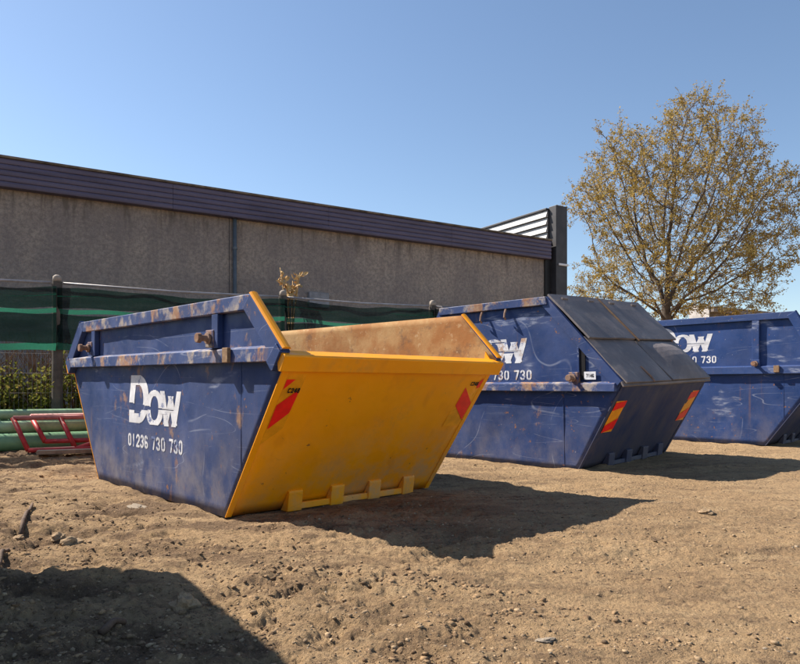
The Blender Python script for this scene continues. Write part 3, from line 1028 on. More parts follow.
def scatter_clods(name, n, rmin, rmax, smin, smax, mat, seed, amax=40, power=2.2, label=None, clump=False):
    g = np.random.default_rng(seed)
    V = []; F = []
    k = 0
    while k < n:
        ang = math.radians(g.uniform(-amax, amax)); r = rmin * (rmax / rmin) ** (g.random())
        x, y = r * math.sin(ang), r * math.cos(ang)
        dens = float(vnoise(np.array(x * 1.1), np.array(y * 1.6), 4)) + 0.25 * float(vnoise(np.array(x * 4), np.array(y * 5), 9)) + (0.12 if x < -0.5 else 0)
        if clump:
            dz_ = float(pnoise(np.array(x * 1.4), np.array(y * 2.2), 60)) + 0.6 * float(pnoise(np.array(x * 4.1), np.array(y * 6.0), 61)) + 0.34 * max(-1.5, min(0.7, (0.5 - x) / 1.6))
            if g.random() > min(1.0, max(0.0, (dz_ - 0.08) * 4)): continue
        elif g.random() > max(0.08, 0.45 + 1.9 * dens): continue
        inside = False
        for loc, rot, *_ in SKIPS:
            dx, dy = x - loc.x, y - loc.y
            if abs(dx * math.cos(rot) + dy * math.sin(rot)) < 1.16 and abs(-dx * math.sin(rot) + dy * math.cos(rot)) < 0.96: inside = True
        if inside: continue
        s = smin * (smax / smin) ** (g.random() ** power)
        sc = np.array([g.uniform(0.8, 1.5), g.uniform(0.7, 1.2), g.uniform(0.45, 0.8)]) * s
        jit = 1 + g.uniform(-0.42, 0.42, (len(IV), 1))
        th = g.uniform(0, 6.28)
        p = IV * jit * sc
        q = np.stack([p[:, 0] * math.cos(th) - p[:, 1] * math.sin(th), p[:, 0] * math.sin(th) + p[:, 1] * math.cos(th), p[:, 2]], -1)
        V.append((x, y, s * (g.uniform(-0.55, 0.0) if clump else g.uniform(-0.25, 0.2)), q)); k += 1
    xs = np.array([v[0] for v in V]); ys = np.array([v[1] for v in V]); hz = ground_h(xs, ys)
    VV = np.concatenate([v[3] + np.array([v[0], v[1], hz[i] + v[2]]) for i, v in enumerate(V)])
    FF = np.concatenate([IF + len(IV) * i for i in range(n)])
    o = array_mesh(name, VV, FF, mat)
    tag(o, label, 'soil', None, 'stuff')
    return o


def soil_mat(name, a, b):
    n = NT(name)
    g = n.n('ShaderNodeNewGeometry')
    c = n.mix(g.outputs['Random Per Island'], a, b)
    c = n.mix(n.ramp(n.noise(60, 4, 0.7), 0.45, 0.7, 0, 0.5), c, tuple(v * 0.5 for v in a))
    n.bump(n.noise(90, 4, 0.7), 0.6, 0.006)
    return n.fin(c, 0.95, 0, 0.15)


M['clod'] = soil_mat('clod_soil', (0.14, 0.095, 0.06), (0.44, 0.315, 0.19))
M['pebble'] = soil_mat('pebble_stone', (0.16, 0.135, 0.11), (0.38, 0.31, 0.23))
scatter_clods('soil_clods', 12000, 1.6, 14, 0.0025, 0.012, M['clod'], 3, power=3.4, label='loose crumbs of dark soil strewn over the dirt yard')
scatter_clods('pebbles', 900, 1.6, 12, 0.002, 0.007, M['pebble'], 5, power=2.5, label='small pale pebbles strewn over the dirt yard')


M['darkclod'] = soil_mat('dark_clod_soil', (0.12, 0.076, 0.046), (0.34, 0.225, 0.125))
scatter_clods('dark_soil_crumbs', 12000, 1.8, 10, 0.003, 0.017, M['darkclod'], 8, power=2.4, label='patches of churned dark crumbly soil on the dirt yard', clump=True)


def ground_at(px, py, z=0.0):
    k = (CAM_H - z) * 682.0 / (py - 385.0)
    return (px - 400) / 682.0 * k, k


def clod(name, px, py, size, label, cat, mat, seed, flat=0.6, group=None):
    x, y = ground_at(px, py)
    bm = bmesh.new()
    bmesh.ops.create_icosphere(bm, subdivisions=3, radius=1)
    g = random.Random(seed)
    ph = [g.uniform(0, 9) for _ in range(6)]
    for v in bm.verts:
        c = v.co.copy()
        k = 1 + 0.22 * math.sin(3 * c.x + ph[0]) * math.sin(3.7 * c.y + ph[1]) + 0.16 * math.sin(7 * c.z + ph[2] + 4 * c.x) + 0.10 * math.sin(13 * c.y + ph[3]) * math.sin(11 * c.x + ph[4])
        v.co = Vector((c.x * size[0] * k, c.y * size[1] * k, c.z * size[2] * k * flat))
    me = bpy.data.meshes.new(name)
    bm.to_mesh(me); bm.free()
    me.materials.append(mat)
    o = bpy.data.objects.new(name, me); COL.objects.link(o)
    o.location = (x, y, gz(x, y) + size[2] * 0.18)
    o.rotation_euler = (0, 0, g.uniform(0, 6))
    tag(o, label, cat, group)
    return o


clod('clod', 72, 548, (0.065, 0.045, 0.055), 'lumpy clod of soil on sunlit dirt left of the yellow skip', 'clod', M['clod'], 1, group='larger lumps on the dirt')
clod('clod', 58, 540, (0.04, 0.035, 0.04), 'small dark clod beside the lumpy clod on the left', 'clod', M['clod'], 2, group='larger lumps on the dirt')
clod('clod', 185, 606, (0.05, 0.042, 0.06), 'rounded clod lying in the foreground shadow', 'clod', M['clod'], 3, 0.9, group='larger lumps on the dirt')
clod('stone', 137, 506, (0.10, 0.05, 0.035), 'flat pale stone near the foot of the blue side panel', 'stone', M['pebble'], 4, 0.5, group='larger lumps on the dirt')
clod('stone', 545, 641, (0.035, 0.016, 0.012), 'thin pale stone in the bottom right foreground', 'stone', M['pebble'], 5, group='larger lumps on the dirt')
clod('clod', 706, 515, (0.05, 0.035, 0.035), 'lone dark clod on the sunlit dirt right of the shadow tip', 'clod', M['clod'], 6, group='larger lumps on the dirt')

M['wood_dark'] = plain('weathered_stick', (0.10, 0.062, 0.040), 0.85, 0.35, 18, bump=0.5)


def stick(p0, p1, r, label, lump=None):
    x0, y0 = ground_at(*p0); x1, y1 = ground_at(*p1)
    n = 7
    pts = []
    for i in range(n):
        t = i / (n - 1)
        x, y = x0 + (x1 - x0) * t, y0 + (y1 - y0) * t
        pts.append((x + 0.006 * math.sin(5 * t + 1), y + 0.006 * math.cos(4 * t), gz(x, y) + r * 0.7 + 0.012 * math.sin(math.pi * t)))
    o = MB().tube(pts, [r * (1.0 - 0.35 * i / (n - 1)) for i in range(n)], 7).build('stick', M['wood_dark'], smooth=True)
    tag(o, label, 'stick', 'sticks on the dirt')
    return o


stick((19, 535), (33, 507), 0.013, 'dark stick lying by the left edge, upper of two')
stick((-6, 574), (9, 556), 0.012, 'dark stick at the left edge just above the foreground shadow')
clod('clod', 19, 536, (0.035, 0.028, 0.03), 'dark clod stuck to the near end of the stick at left', 'clod', M['clod'], 9, group='larger lumps on the dirt')
stick((98, 634), (126, 622), 0.015, 'pale stick lying in the foreground shadow')

# ------------------------------------------------------------------ building
BD = Vector((0.850, 0.527, 0)).normalized()
BN = Vector((BD.y, -BD.x, 0))
bz = math.atan2(BD.y, BD.x)
bld = empty('industrial_building', (-8.8, 15.0, 0), (0, 0, bz))
tag(bld, 'long low harled building with dark purple metal fascia behind the fence', 'building')


def harl(name):
    n = NT(name)
    c = n.mix(n.ramp(n.noise(0.55, 6, 0.68), 0.35, 0.65), (0.47, 0.395, 0.325), (0.30, 0.258, 0.235))
    v = n.ramp(n.noise(11, 6, 0.8), 0.40, 0.60)
    c = n.mix(n.math('MULTIPLY', v, 0.7), c, (0.195, 0.170, 0.160))
    v2 = n.ramp(n.noise(19, 4, 0.75, n.map(loc=(5, 5, 5))), 0.58, 0.70, 0, 0.75)
    c = n.mix(v2, c, (0.52, 0.46, 0.40))
    st = n.ramp(n.noise(2.6, 5, 0.6, n.map(scale=(1, 1, 0.10))), 0.48, 0.70, 0, 0.6)
    c = n.mix(st, c, (0.21, 0.185, 0.18))
    z = n.sep()[2]
    lowtone = n.math('MULTIPLY', n.ramp(z, 2.2, 5.0, 1, 0), n.ramp(n.noise(1.2, 4, 0.6), 0.35, 0.65, 0.2, 0.55))  # wall turns darker and greyer towards the bottom, in patches
    c = n.mix(lowtone, c, (0.215, 0.195, 0.20))
    drip = n.math('MULTIPLY', n.ramp(z, 4.3, 5.2, 0, 1), n.ramp(n.noise(4.5, 5, 0.7, n.map(scale=(1, 1, 0.15))), 0.48, 0.62, 0, 0.65))
    c = n.mix(drip, c, (0.12, 0.10, 0.09))
    n.bump(n.noise(24, 5, 0.75), 1.0, 0.04)
    return n.fin(c, 0.95, 0, 0.1)


M['harl'] = harl('harled_wall')
nf = NT('purple_fascia_steel')
cf = nf.mix(nf.ramp(nf.noise(1.4, 5, 0.6, nf.map(scale=(0.5, 1, 3))), 0.3, 0.7), (0.068, 0.060, 0.098), (0.106, 0.094, 0.150))
oi = nf.n('ShaderNodeObjectInfo').outputs['Random']
cf = nf.mix(nf.ramp(oi, 0, 1, 0, 0.3), cf, (0.13, 0.11, 0.15))
cf = nf.mix(nf.ramp(nf.noise(5, 5, 0.65, nf.map(scale=(1, 1, 0.15))), 0.58, 0.75, 0, 0.5), cf, (0.05, 0.045, 0.06))
M['fascia'] = nf.fin(cf, 0.55, 0, 0.3)
M['coping'] = plain('lichen_coping', (0.135, 0.11, 0.085), 0.9, 0.5, 3.0, bump=0.5)
M['pipe_blue'] = plain('blue_grey_downpipe', (0.085, 0.105, 0.125), 0.5, 0.2, 4)
M['column'] = plain('black_cladding', (0.016, 0.016, 0.018), 0.55, 0.25, 2.5)
M['column2'] = plain('charcoal_cladding', (0.040, 0.038, 0.042), 0.55, 0.25, 2.5)
M['whiteclad'] = plain('white_cladding', (0.40, 0.40, 0.40), 0.55, 0.12, 3.0)
M['lampwhite'] = plain('white_lamp_casing', (0.7, 0.7, 0.7), 0.5, 0.05)
BL = 16.35
ZT = 5.86
MB().box((-9.0, 0.0, -0.1), (5.13, 0.35, 5.22)).build('wall', M['harl'], bld)
MB().box((5.145, 0.0, -0.1), (BL - 0.15, 0.35, 5.22)).build('wall', M['harl'], bld)
MB().box((5.12, 0.02, -0.1), (5.155, 0.3, 5.21)).build('wall_joint', M['column2'], bld)
# fascia: five lapped ribs
zr0 = 5.17
hb = 0.125
for k in range(5):
    z0 = zr0 + k * hb
    for q in range(6): MB().extrude_x([(-0.235, z0), (0.0, z0), (0.0, z0 + hb - 0.004), (-0.222, z0 + hb - 0.004), (-0.245, z0 + hb * 0.62), (-0.245, z0 + hb * 0.25)], -9.0 + q * 4.22, min(BL - 0.03, -9.0 + (q + 1) * 4.22 - 0.004)).build('fascia_board', M['fascia'], bld, bevel=0.006)
MB().box((-9.0, -0.27, zr0 + 5 * hb), (BL, 0.30, zr0 + 5 * hb + 0.055)).build('coping', M['coping'], bld, bevel=0.012)
MB().add([(-9, 0.28, 5.80), (BL, 0.28, 5.80), (BL, 14, 6.0), (-9, 14, 6.0), (-9, 0.28, 5.7), (BL, 0.28, 5.7), (BL, 14, 5.7), (-9, 14, 5.7)],
         [(0, 1, 2, 3), (7, 6, 5, 4), (0, 4, 5, 1), (1, 5, 6, 2), (2, 6, 7, 3), (3, 7, 4, 0)]).build('roof', M['column2'], bld)
MB().box((-9.0, 0.36, -0.1), (-8.7, 14, 5.68)).build('wall', M['harl'], bld)
MB().box((-8.69, 13.7, -0.1), (BL - 0.15, 14, 5.68)).build('wall', M['harl'], bld)
# downpipe
dp = MB().tube([(5.26, -0.075, 0.0), (5.26, -0.075, 5.17)], 0.052, 12).build('downpipe', M['pipe_blue'], bld, smooth=True)
for z in (1.4, 2.9, 4.4):
    MB().tube([(5.26, -0.075, z - 0.03), (5.26, -0.075, z + 0.03)], 0.066, 12).build('pipe_clip', M['pipe_blue'], dp)
# black recess and tall column at the corner
MB().box((BL - 0.145, -0.055, -0.1), (BL + 0.129, 0.55, 5.62)).build('recess', M['column'], bld)
MB().box((BL + 0.13, -0.30, -0.1), (BL + 0.66, 0.05, 7.04)).build('column', M['column2'], bld, bevel=0.01)
MB().box((BL + 0.23, -0.345, 5.0 - 0.03), (BL + 0.67, -0.302, 5.0 + 0.045)).build('wall_lamp', M['lampwhite'], bld, bevel=0.01)
# grey cabinet on the wall
MB().box((7.35, -0.12, 3.0), (7.95, -0.002, 3.42)).build('wall_cabinet', plain('grey_cabinet', (0.21, 0.215, 0.235), 0.6), bld, bevel=0.01)
# white parapet cladding running back from the column
for k in range(5):
    z0 = 5.64 + k * 0.262
    MB().extrude_y([(BL - 0.02, z0 + 0.0), (BL + 0.09, z0), (BL + 0.09, z0 + 0.20), (BL + 0.07, z0 + 0.235)], 0.056, 9.0).build('cladding_board', M['whiteclad'], bld)
MB().box((BL + 0.101, 0.056, 5.63), (BL + 0.16, 9.0, 6.93)).build('parapet_core', M['column2'], bld)
MB().box((BL + 0.0, 0.056, 6.932), (BL + 0.24, 9.0, 7.0)).build('parapet_capping', M['column2'], bld, bevel=0.01)

# low building far right
lb = empty('low_building', (17.6, 38.8, 0), (0, 0, bz))
tag(lb, 'low brown building with pale end wall behind the far blue skip', 'building')
M['brownwall'] = plain('brown_boarding', (0.17, 0.125, 0.085), 0.85, 0.35, 1.5, bump=0.3)
M['palewall'] = plain('pale_render', (0.50, 0.48, 0.47), 0.85, 0.25, 1.8, bump=0.3)
M['greyroof'] = plain('grey_roof_edge', (0.21, 0.18, 0.16), 0.8, 0.25, 2)
MB().box((0.06, 0.0, -0.1), (12, 0.3, 5.0)).build('front_wall', M['brownwall'], lb)
MB().box((0.0, 0.02, -0.1), (0.059, 1.3, 5.45)).build('end_wall', M['palewall'], lb)
MB().box((0.06, 1.0, -0.1), (12, 1.3, 5.0)).build('rear_wall', M['brownwall'], lb)
MB().box((0.061, -0.25, 5.002), (12.2, 1.5, 5.32)).build('roof', M['greyroof'], lb, bevel=0.02)
for k in range(6):
    x = 1.2 + k * 1.8
    wd = MB().box((x, -0.02, 2.2), (x + 1.1, -0.003, 3.6)).build('window', M['black'], lb)
    MB().box((x - 0.06, -0.045, 2.12), (x + 1.16, -0.004, 2.195)).build('sill', M['palewall'], wd)

# ------------------------------------------------------------------ fence with shade netting
fence = empty('netting_fence', FP, (0, 0, math.atan2(FD.y, FD.x)))
tag(fence, 'timber post fence hung with dark green shade netting below the building', 'fence')


def net_mat(name, col, trans_col, tr, open_):
    n = NT(name)
    t = n.t
    df = n.n('ShaderNodeBsdfDiffuse'); tl = n.n('ShaderNodeBsdfTranslucent'); tp = n.n('ShaderNodeBsdfTransparent')
    nz = n.ramp(n.noise(3, 5, 0.6, n.map(scale=(0.4, 1, 2.5))), 0.3, 0.7)
    wv = n.ramp(n.noise(38, 3, 0.7), 0.35, 0.65)
    c = n.mix(n.math('MULTIPLY', n.math('ADD', nz, wv), 0.5), tuple(v * 0.45 for v in col), tuple(v * 1.5 for v in col))
    n.set(df.inputs[0], c)
    n.set(tl.inputs[0], trans_col)
    m1 = n.n('ShaderNodeMixShader'); m1.inputs[0].default_value = tr
    t.links.new(df.outputs[0], m1.inputs[1]); t.links.new(tl.outputs[0], m1.inputs[2])
    m2 = n.n('ShaderNodeMixShader')
    n.set(m2.inputs[0], n.ramp(nz, 0, 1, open_ * 0.6, open_ * 1.4))
    t.links.new(m1.outputs[0], m2.inputs[1]); t.links.new(tp.outputs[0], m2.inputs[2])
    t.links.new(m2.outputs[0], n.out.inputs[0])
    return n.m


M['net'] = net_mat('dark_green_netting', (0.010, 0.019, 0.018), (0.010, 0.028, 0.024), 0.35, 0.12)
M['band'] = net_mat('bright_green_net_band', (0.03, 0.135, 0.088), (0.025, 0.15, 0.095), 0.5, 0.12)
M['timber'] = plain('grey_fence_timber', (0.085, 0.072, 0.06), 0.85, 0.3, 7, bump=0.4)
M['cap'] = plain('pale_post_cap', (0.30, 0.25, 0.20), 0.8, 0.2, 8)
M['galv'] = plain('galvanised_tube', (0.30, 0.28, 0.28), 0.5, 0.2, 10, metal=0.2)
posts = [-5.6, -2.8, 0.0, 3.0, 5.58, 8.3]
for i, a in enumerate(posts):
    p = MB().tube([(a, 0, -0.1), (a + 0.008, 0.004, 1.2), (a + 0.004, 0, 2.17)], [0.072, 0.066, 0.062], 10).build('post', M['timber'], fence, smooth=False)
    MB().tube([(a + 0.004, 0, 2.168), (a + 0.004, 0, 2.19), (a + 0.004, 0, 2.235), (a + 0.004, 0, 2.258)], [0.044, 0.054, 0.050, 0.022], 12).build('post_cap', M['cap'], p, smooth=True)
TOPZ = 2.10


def net_strip(name, a0, a1, z0, z1, mat, off, seed, n=26, m=5):
    vs = []
    for j in range(m + 1):
        for i in range(n + 1):
            u, v = i / n, j / m
            a = a0 + (a1 - a0) * u
            sag = 0.045 * math.sin(math.pi * u) * (1 + 0.3 * math.sin(seed))
            z = z0 + (z1 - z0) * v - sag * (0.6 + 0.4 * v)
            z += 0.014 * math.sin(9 * u + seed * 2 + 3 * z0) + 0.008 * math.sin(23 * u + seed + z1 * 7)
            y = -0.085 - off + 0.045 * math.sin(math.pi * u) * math.cos(3 * z + seed) + 0.012 * math.sin(31 * u + 6 * z + seed) + 0.045 * float(vnoise(np.array(a * 2.0), np.array(z * 4), seed)) * 2
            vs.append((a, y, z))
    fs = [(j * (n + 1) + i, j * (n + 1) + i + 1, (j + 1) * (n + 1) + i + 1, (j + 1) * (n + 1) + i) for j in range(m) for i in range(n)]
    return MB().add(vs, fs).build(name, mat, fence, smooth=True)


for k in range(len(posts) - 1):
    a0, a1 = posts[k] + 0.004, posts[k + 1] - 0.004
    net_strip('net_panel', a0, a1, 1.84, TOPZ, M['net'], 0.0, k + 1)
    net_strip('net_band', a0, a1, 1.775, 1.838, M['band'], 0.0, k + 1, m=1)
    net_strip('net_panel', a0, a1, 1.395, 1.773, M['net'], 0.0, k + 1)
    net_strip('net_band', a0, a1, 1.30, 1.393, M['band'], 0.0, k + 1, m=2)
    net_strip('net_band', a0, a1, 1.985, 2.000, M['band'], 0.012, k + 1, m=1)
    MB().tube([(posts[k] + 0.07, 0.0, 2.155), ((a0 + a1) / 2, 0, 2.135), (posts[k + 1] - 0.07, 0, 2.155)], 0.016, 8).build('top_rail', M['galv'], fence, smooth=True)
    # welded wire below the net
    mb = MB()
    for q in range(1, 6):
        mb.tube([(a0 + 0.06, 0.04, 0.25 * q), (a1 - 0.06, 0.04, 0.25 * q)], 0.002, 3, caps=False)
    nv = int((a1 - a0) / 0.05)
    for q in range(nv):
        x = a0 + 0.07 + q * 0.05
        mb.tube([(x, 0.045, 0.02), (x, 0.045, 1.32)], 0.0018, 3, caps=False)
    tag(mb.build('wire_mesh', M['galv'], fence), kind='stuff')


# ------------------------------------------------------------------ leaves helper
def leaf_mat(name, cols, trans=0.35):
    n = NT(name)
    t = n.t
    g = n.n('ShaderNodeNewGeometry')
    cr = n.n('ShaderNodeValToRGB')
    cr.color_ramp.interpolation = 'LINEAR'
    els = cr.color_ramp.elements
    while len(els) < len(cols): els.new(0.5)
    for i, c in enumerate(cols):
        els[i].position = i / (len(cols) - 1)
        els[i].color = (*c, 1)
    t.links.new(g.outputs['Random Per Island'], cr.inputs[0])
    df = n.n('ShaderNodeBsdfDiffuse'); tl = n.n('ShaderNodeBsdfTranslucent')
    t.links.new(cr.outputs[0], df.inputs[0]); t.links.new(cr.outputs[0], tl.inputs[0])
    m1 = n.n('ShaderNodeMixShader'); m1.inputs[0].default_value = trans
    t.links.new(df.outputs[0], m1.inputs[1]); t.links.new(tl.outputs[0], m1.inputs[2])
    t.links.new(m1.outputs[0], n.out.inputs[0])
    return n.m


def leaves(name, C, size, mat, parent, seed, aspect=0.6):
    """diamond leaves at centres C (n,3), folded along the midrib"""
    g = np.random.default_rng(seed)
    n = len(C)
    d = g.normal(size=(n, 3)); d /= np.linalg.norm(d, axis=1)[:, None]
    e = g.normal(size=(n, 3)); e -= d * (e * d).sum(1)[:, None]; e /= np.linalg.norm(e, axis=1)[:, None]
    f = np.cross(d, e)
    s = (size * g.uniform(0.55, 1.35, n))[:, None]
    w = s * aspect
    V = np.stack([C - d * s * 0.5, C + e * w * 0.5 + f * s * 0.10, C + d * s * 0.5, C - e * w * 0.5 + f * s * 0.10], 1).reshape(-1, 3)
    b = np.arange(n)[:, None] * 4
    F = np.concatenate([b + np.array([[0, 1, 2]]), b + np.array([[0, 2, 3]])], 0)
    return array_mesh(name, V, F, mat, parent)


# ------------------------------------------------------------------ big tree (space colonisation)
def make_tree(loc, label):
    g = np.random.default_rng(21)
    root = empty('broadleaf_tree', loc)
    tag(root, label, 'tree')
    H = 14.7
    base = np.array([0, 0, 0.0])
    # crown: egg, off-centre to the right, bumpy outline
    cen = np.array([0.70, 0.0, 8.15]); rad = np.array([5.85, 5.0, 6.7])
    pts = []
    while len(pts) < 4600:
        p = g.uniform(-1, 1, 3)
        q = p.copy()
        r = np.linalg.norm(p)
        az = math.atan2(p[2], p[0])
        lim = 0.87 + 0.09 * math.sin(5 * az + 1.0 + p[1]) + 0.08 * math.sin(9 * az + p[1] * 3) + 0.06 * math.sin(17 * az + 2)
        if r > lim: continue
        # narrower towards the top, flat towards the bottom
        if p[2] > 0 and math.hypot(p[0], p[1]) > 0.98 * (1 - p[2] ** 1.7) ** 0.62: continue
        if p[2] < -0.60: continue
        # hollow heart
        if r < 0.35 and g.random() < 0.7: continue
        pts.append(cen + p * rad)
    A = np.array(pts)
    nodes = [base.copy()]; par = [-1]
    z = 0.0
    while z < 4.0:
        z += 0.4
        nodes.append(np.array([0.03 * math.sin(z), 0.02 * z, z])); par.append(len(nodes) - 2)
    # low forks spread fan-wise as in a vase
    tip = len(nodes) - 1
    for k in range(9):
        az = 2 * math.pi * k / 9 + 0.3
        el = R_([66, 42, 52, 74, 36, 48, 70, 40, 58][k])
        d = np.array([math.cos(az) * math.cos(el), math.sin(az) * math.cos(el), math.sin(el)])
        st = tip - (k % 3)
        p = st
        for j in range(4):
            nodes.append(nodes[p] + d * 0.35); par.append(p); p = len(nodes) - 1
    N = np.array(nodes)
    near = np.full(len(A), -1); nd = np.full(len(A), 1e9)
    def upd(start):
        M_ = N[start:]
        D2 = ((A[:, None, :] - M_[None]) ** 2).sum(2)
        k = D2.argmin(1); v = D2[np.arange(len(A)), k]
        b = v < nd
        nd[b] = v[b]; near[b] = k[b] + start
    upd(0)
    step = 0.30
    for it in range(90):
        if len(A) == 0: break
        act = nd < 16.0
        tgt = near[act]
        dirs = A[act] - N[tgt]
        dirs /= np.linalg.norm(dirs, axis=1)[:, None]
        acc = {}
        for t_, dv in zip(tgt, dirs):
            acc[t_] = acc.get(t_, 0) + dv
        new = []; npar = []
        cnt = np.bincount([q for q in par if q >= 0], minlength=len(N))
        for t_, dv in acc.items():
            l = np.linalg.norm(dv)
            if l < 1e-3 or cnt[t_] >= 3: continue
            dv = dv / l + g.normal(size=3) * 0.12 + np.array([0, 0, 0.14])
            new.append(N[t_] + dv / np.linalg.norm(dv) * step); npar.append(int(t_))
        if not new: break
        s0 = len(N)
        N = np.concatenate([N, np.array(new)]); par += npar
        upd(s0)
        keep = nd > 0.36 ** 2
        A = A[keep]; near = near[keep]; nd = nd[keep]
    n = len(N)
    par = np.array(par)
    ch = [[] for _ in range(n)]
    for i in range(1, n): ch[par[i]].append(i)
    rad_ = np.zeros(n)
    for i in range(n - 1, -1, -1):
        rad_[i] = 0.0085 if not ch[i] else sum(rad_[c] ** 2.25 for c in ch[i]) ** (1 / 2.25)
    k = 0.27 / rad_[0]
    rad_ = np.where(rad_ < 0.016, rad_, rad_ * np.interp(rad_, [0.016, rad_[0]], [1.0, k]))
    # chains of branches into tubes
    trunk = MB(); limbs = MB()
    for i in range(n):
        for c in (ch[i] if i else ch[0]):
            big = max(ch[i], key=lambda q: rad_[q])
            if i != 0 and c == big: continue
            chain = [i, c]
            while ch[chain[-1]]:
                chain.append(max(ch[chain[-1]], key=lambda q: rad_[q]))
            rr = [min(rad_[c] * 1.15, rad_[i]) if j == 0 and i else rad_[q] for j, q in enumerate(chain)]
            mb = trunk if i == 0 else limbs
            mb.tube([N[q] for q in chain], rr, 10 if rr[0] > 0.12 else (6 if rr[0] > 0.04 else 4), caps=False)
    bark = plain('dark_bark', (0.095, 0.072, 0.055), 0.9, 0.35, 4, bump=0.5)
    trunk.build('trunk', bark, root, smooth=True)
    tag(limbs.build('limbs', bark, root, smooth=True), kind='stuff')
    # twigs + leaf tufts near the outer nodes
    tips = [i for i in range(n) if rad_[i] < 0.0165]
    tw = MB(); cs = []
    for i in tips:
        if g.random() < 0.12: continue
        d = N[i] - N[par[i]]; d /= np.linalg.norm(d) + 1e-9
        for q in range(2):
            v = d * 0.8 + g.normal(size=3) * 0.55 + np.array([0, 0, 0.25]); v /= np.linalg.norm(v)
            l = g.uniform(0.25, 0.80)
            e = N[i] + v * l
            tw.tube([N[i], e], [0.008, 0.004], 3, caps=False)
            if 1.5 * pnoise(np.array(e[0] * 0.6 + 0.3 * e[1]), np.array(e[2] * 0.75), 5) + 0.20 * g.normal() < -0.25: continue
            m_ = g.integers(14, 28)
            t_ = g.uniform(0.25, 1.05, m_)[:, None]
            cs.append(N[i] + v * l * t_ + g.normal(size=(m_, 3)) * 0.06)
    tag(tw.build('twigs', bark, root), kind='stuff')
    C = np.concatenate(cs)
    lm = leaf_mat('spring_leaves', [(0.23, 0.185, 0.06), (0.37, 0.27, 0.08), (0.42, 0.26, 0.065), (0.31, 0.26, 0.10), (0.50, 0.37, 0.14)], 0.5)
    tag(leaves('crown', C, 0.096, lm, root, 4, 0.55), kind='stuff')
    return root


make_tree((12.55, 32.0, 0), 'spreading tree with sparse orange-brown spring leaves behind the skips')


# ------------------------------------------------------------------ shrubs behind the fence
M['bushleaf'] = leaf_mat('bush_leaves', [(0.10, 0.12, 0.02), (0.20, 0.21, 0.04), (0.32, 0.30, 0.07), (0.06, 0.085, 0.018), (0.28, 0.22, 0.06)], 0.4)
M['stem'] = plain('shrub_stems', (0.21, 0.14, 0.095), 0.85, 0.3, 8)


def shrub(a, off, rx, hz, n, seed, label, mat=None, size=0.06):
    g = np.random.default_rng(seed)
    w = FP + FD * a - FN * off
    root = empty('shrub', (w.x, w.y, gz(w.x, w.y)))
    tag(root, label, 'shrub', 'shrubs behind the fence')
    st = MB(); cs = []
    for k in range(26):
        az = g.uniform(0, 6.28); l = hz * g.uniform(0.7, 1.15)
        e = np.array([math.cos(az) * rx * g.uniform(0.3, 1), math.sin(az) * rx * 0.6 * g.uniform(0.3, 1), l])
        p0 = np.array([g.normal() * 0.10, g.normal() * 0.08, 0])
        mid = (p0 + e) / 2 + g.normal(size=3) * 0.06
        st.tube([p0, mid, e], [0.010, 0.007, 0.003], 4, caps=False)
        m = n // 26
        t = g.uniform(0.25, 1.05, m)[:, None]
        q = p0 * (1 - t) ** 2 + 2 * mid * t * (1 - t) + e * t * t
        cs.append(q + g.normal(size=(m, 3)) * 0.085)
    st.build('stems', M['stem'], root)
    tag(leaves('foliage', np.concatenate(cs), size, mat or M['bushleaf'], root, seed, 0.62), kind='stuff')


shrub(-1.15, 0.28, 0.8, 0.92, 4200, 31, 'yellow-green shrub at the left edge behind the wire fence')
shrub(-0.35, 0.30, 0.6, 0.86, 3000, 32, 'yellow-green shrub just left of the fence post by the pipes')
shrub(0.55, 0.30, 0.55, 1.05, 3000, 33, 'yellow-green shrub between fence post and blue skip')
shrub(-2.2, 0.5, 0.8, 0.95, 2500, 34, 'yellow-green shrub left of the picture behind the fence')
# bare brown stems behind the mesh
g = np.random.default_rng(77)
for a, lab in ((-0.75, 'dry bare brown stems above the left shrubs'), (0.45, 'dry bare brown stems right of the left fence post')):
    w = FP + FD * a - FN * 0.75
    o = MB()
    for k in range(150):
        x = g.normal() * 0.55
        o.tube([(x, g.normal() * 0.12, 0), (x + g.normal() * 0.08, g.normal() * 0.15, 0.8), (x + g.normal() * 0.25, g.normal() * 0.2, 1.15 + g.random() * 0.45)], [0.012, 0.009, 0.004], 4, caps=False)
    ob = o.build('dry_stems', M['stem'])
    ob.location = (w.x, w.y, 0); ob.rotation_euler = (0, 0, math.atan2(FD.y, FD.x))
    tag(ob, lab, 'dead plant', 'dry stems behind the fence')

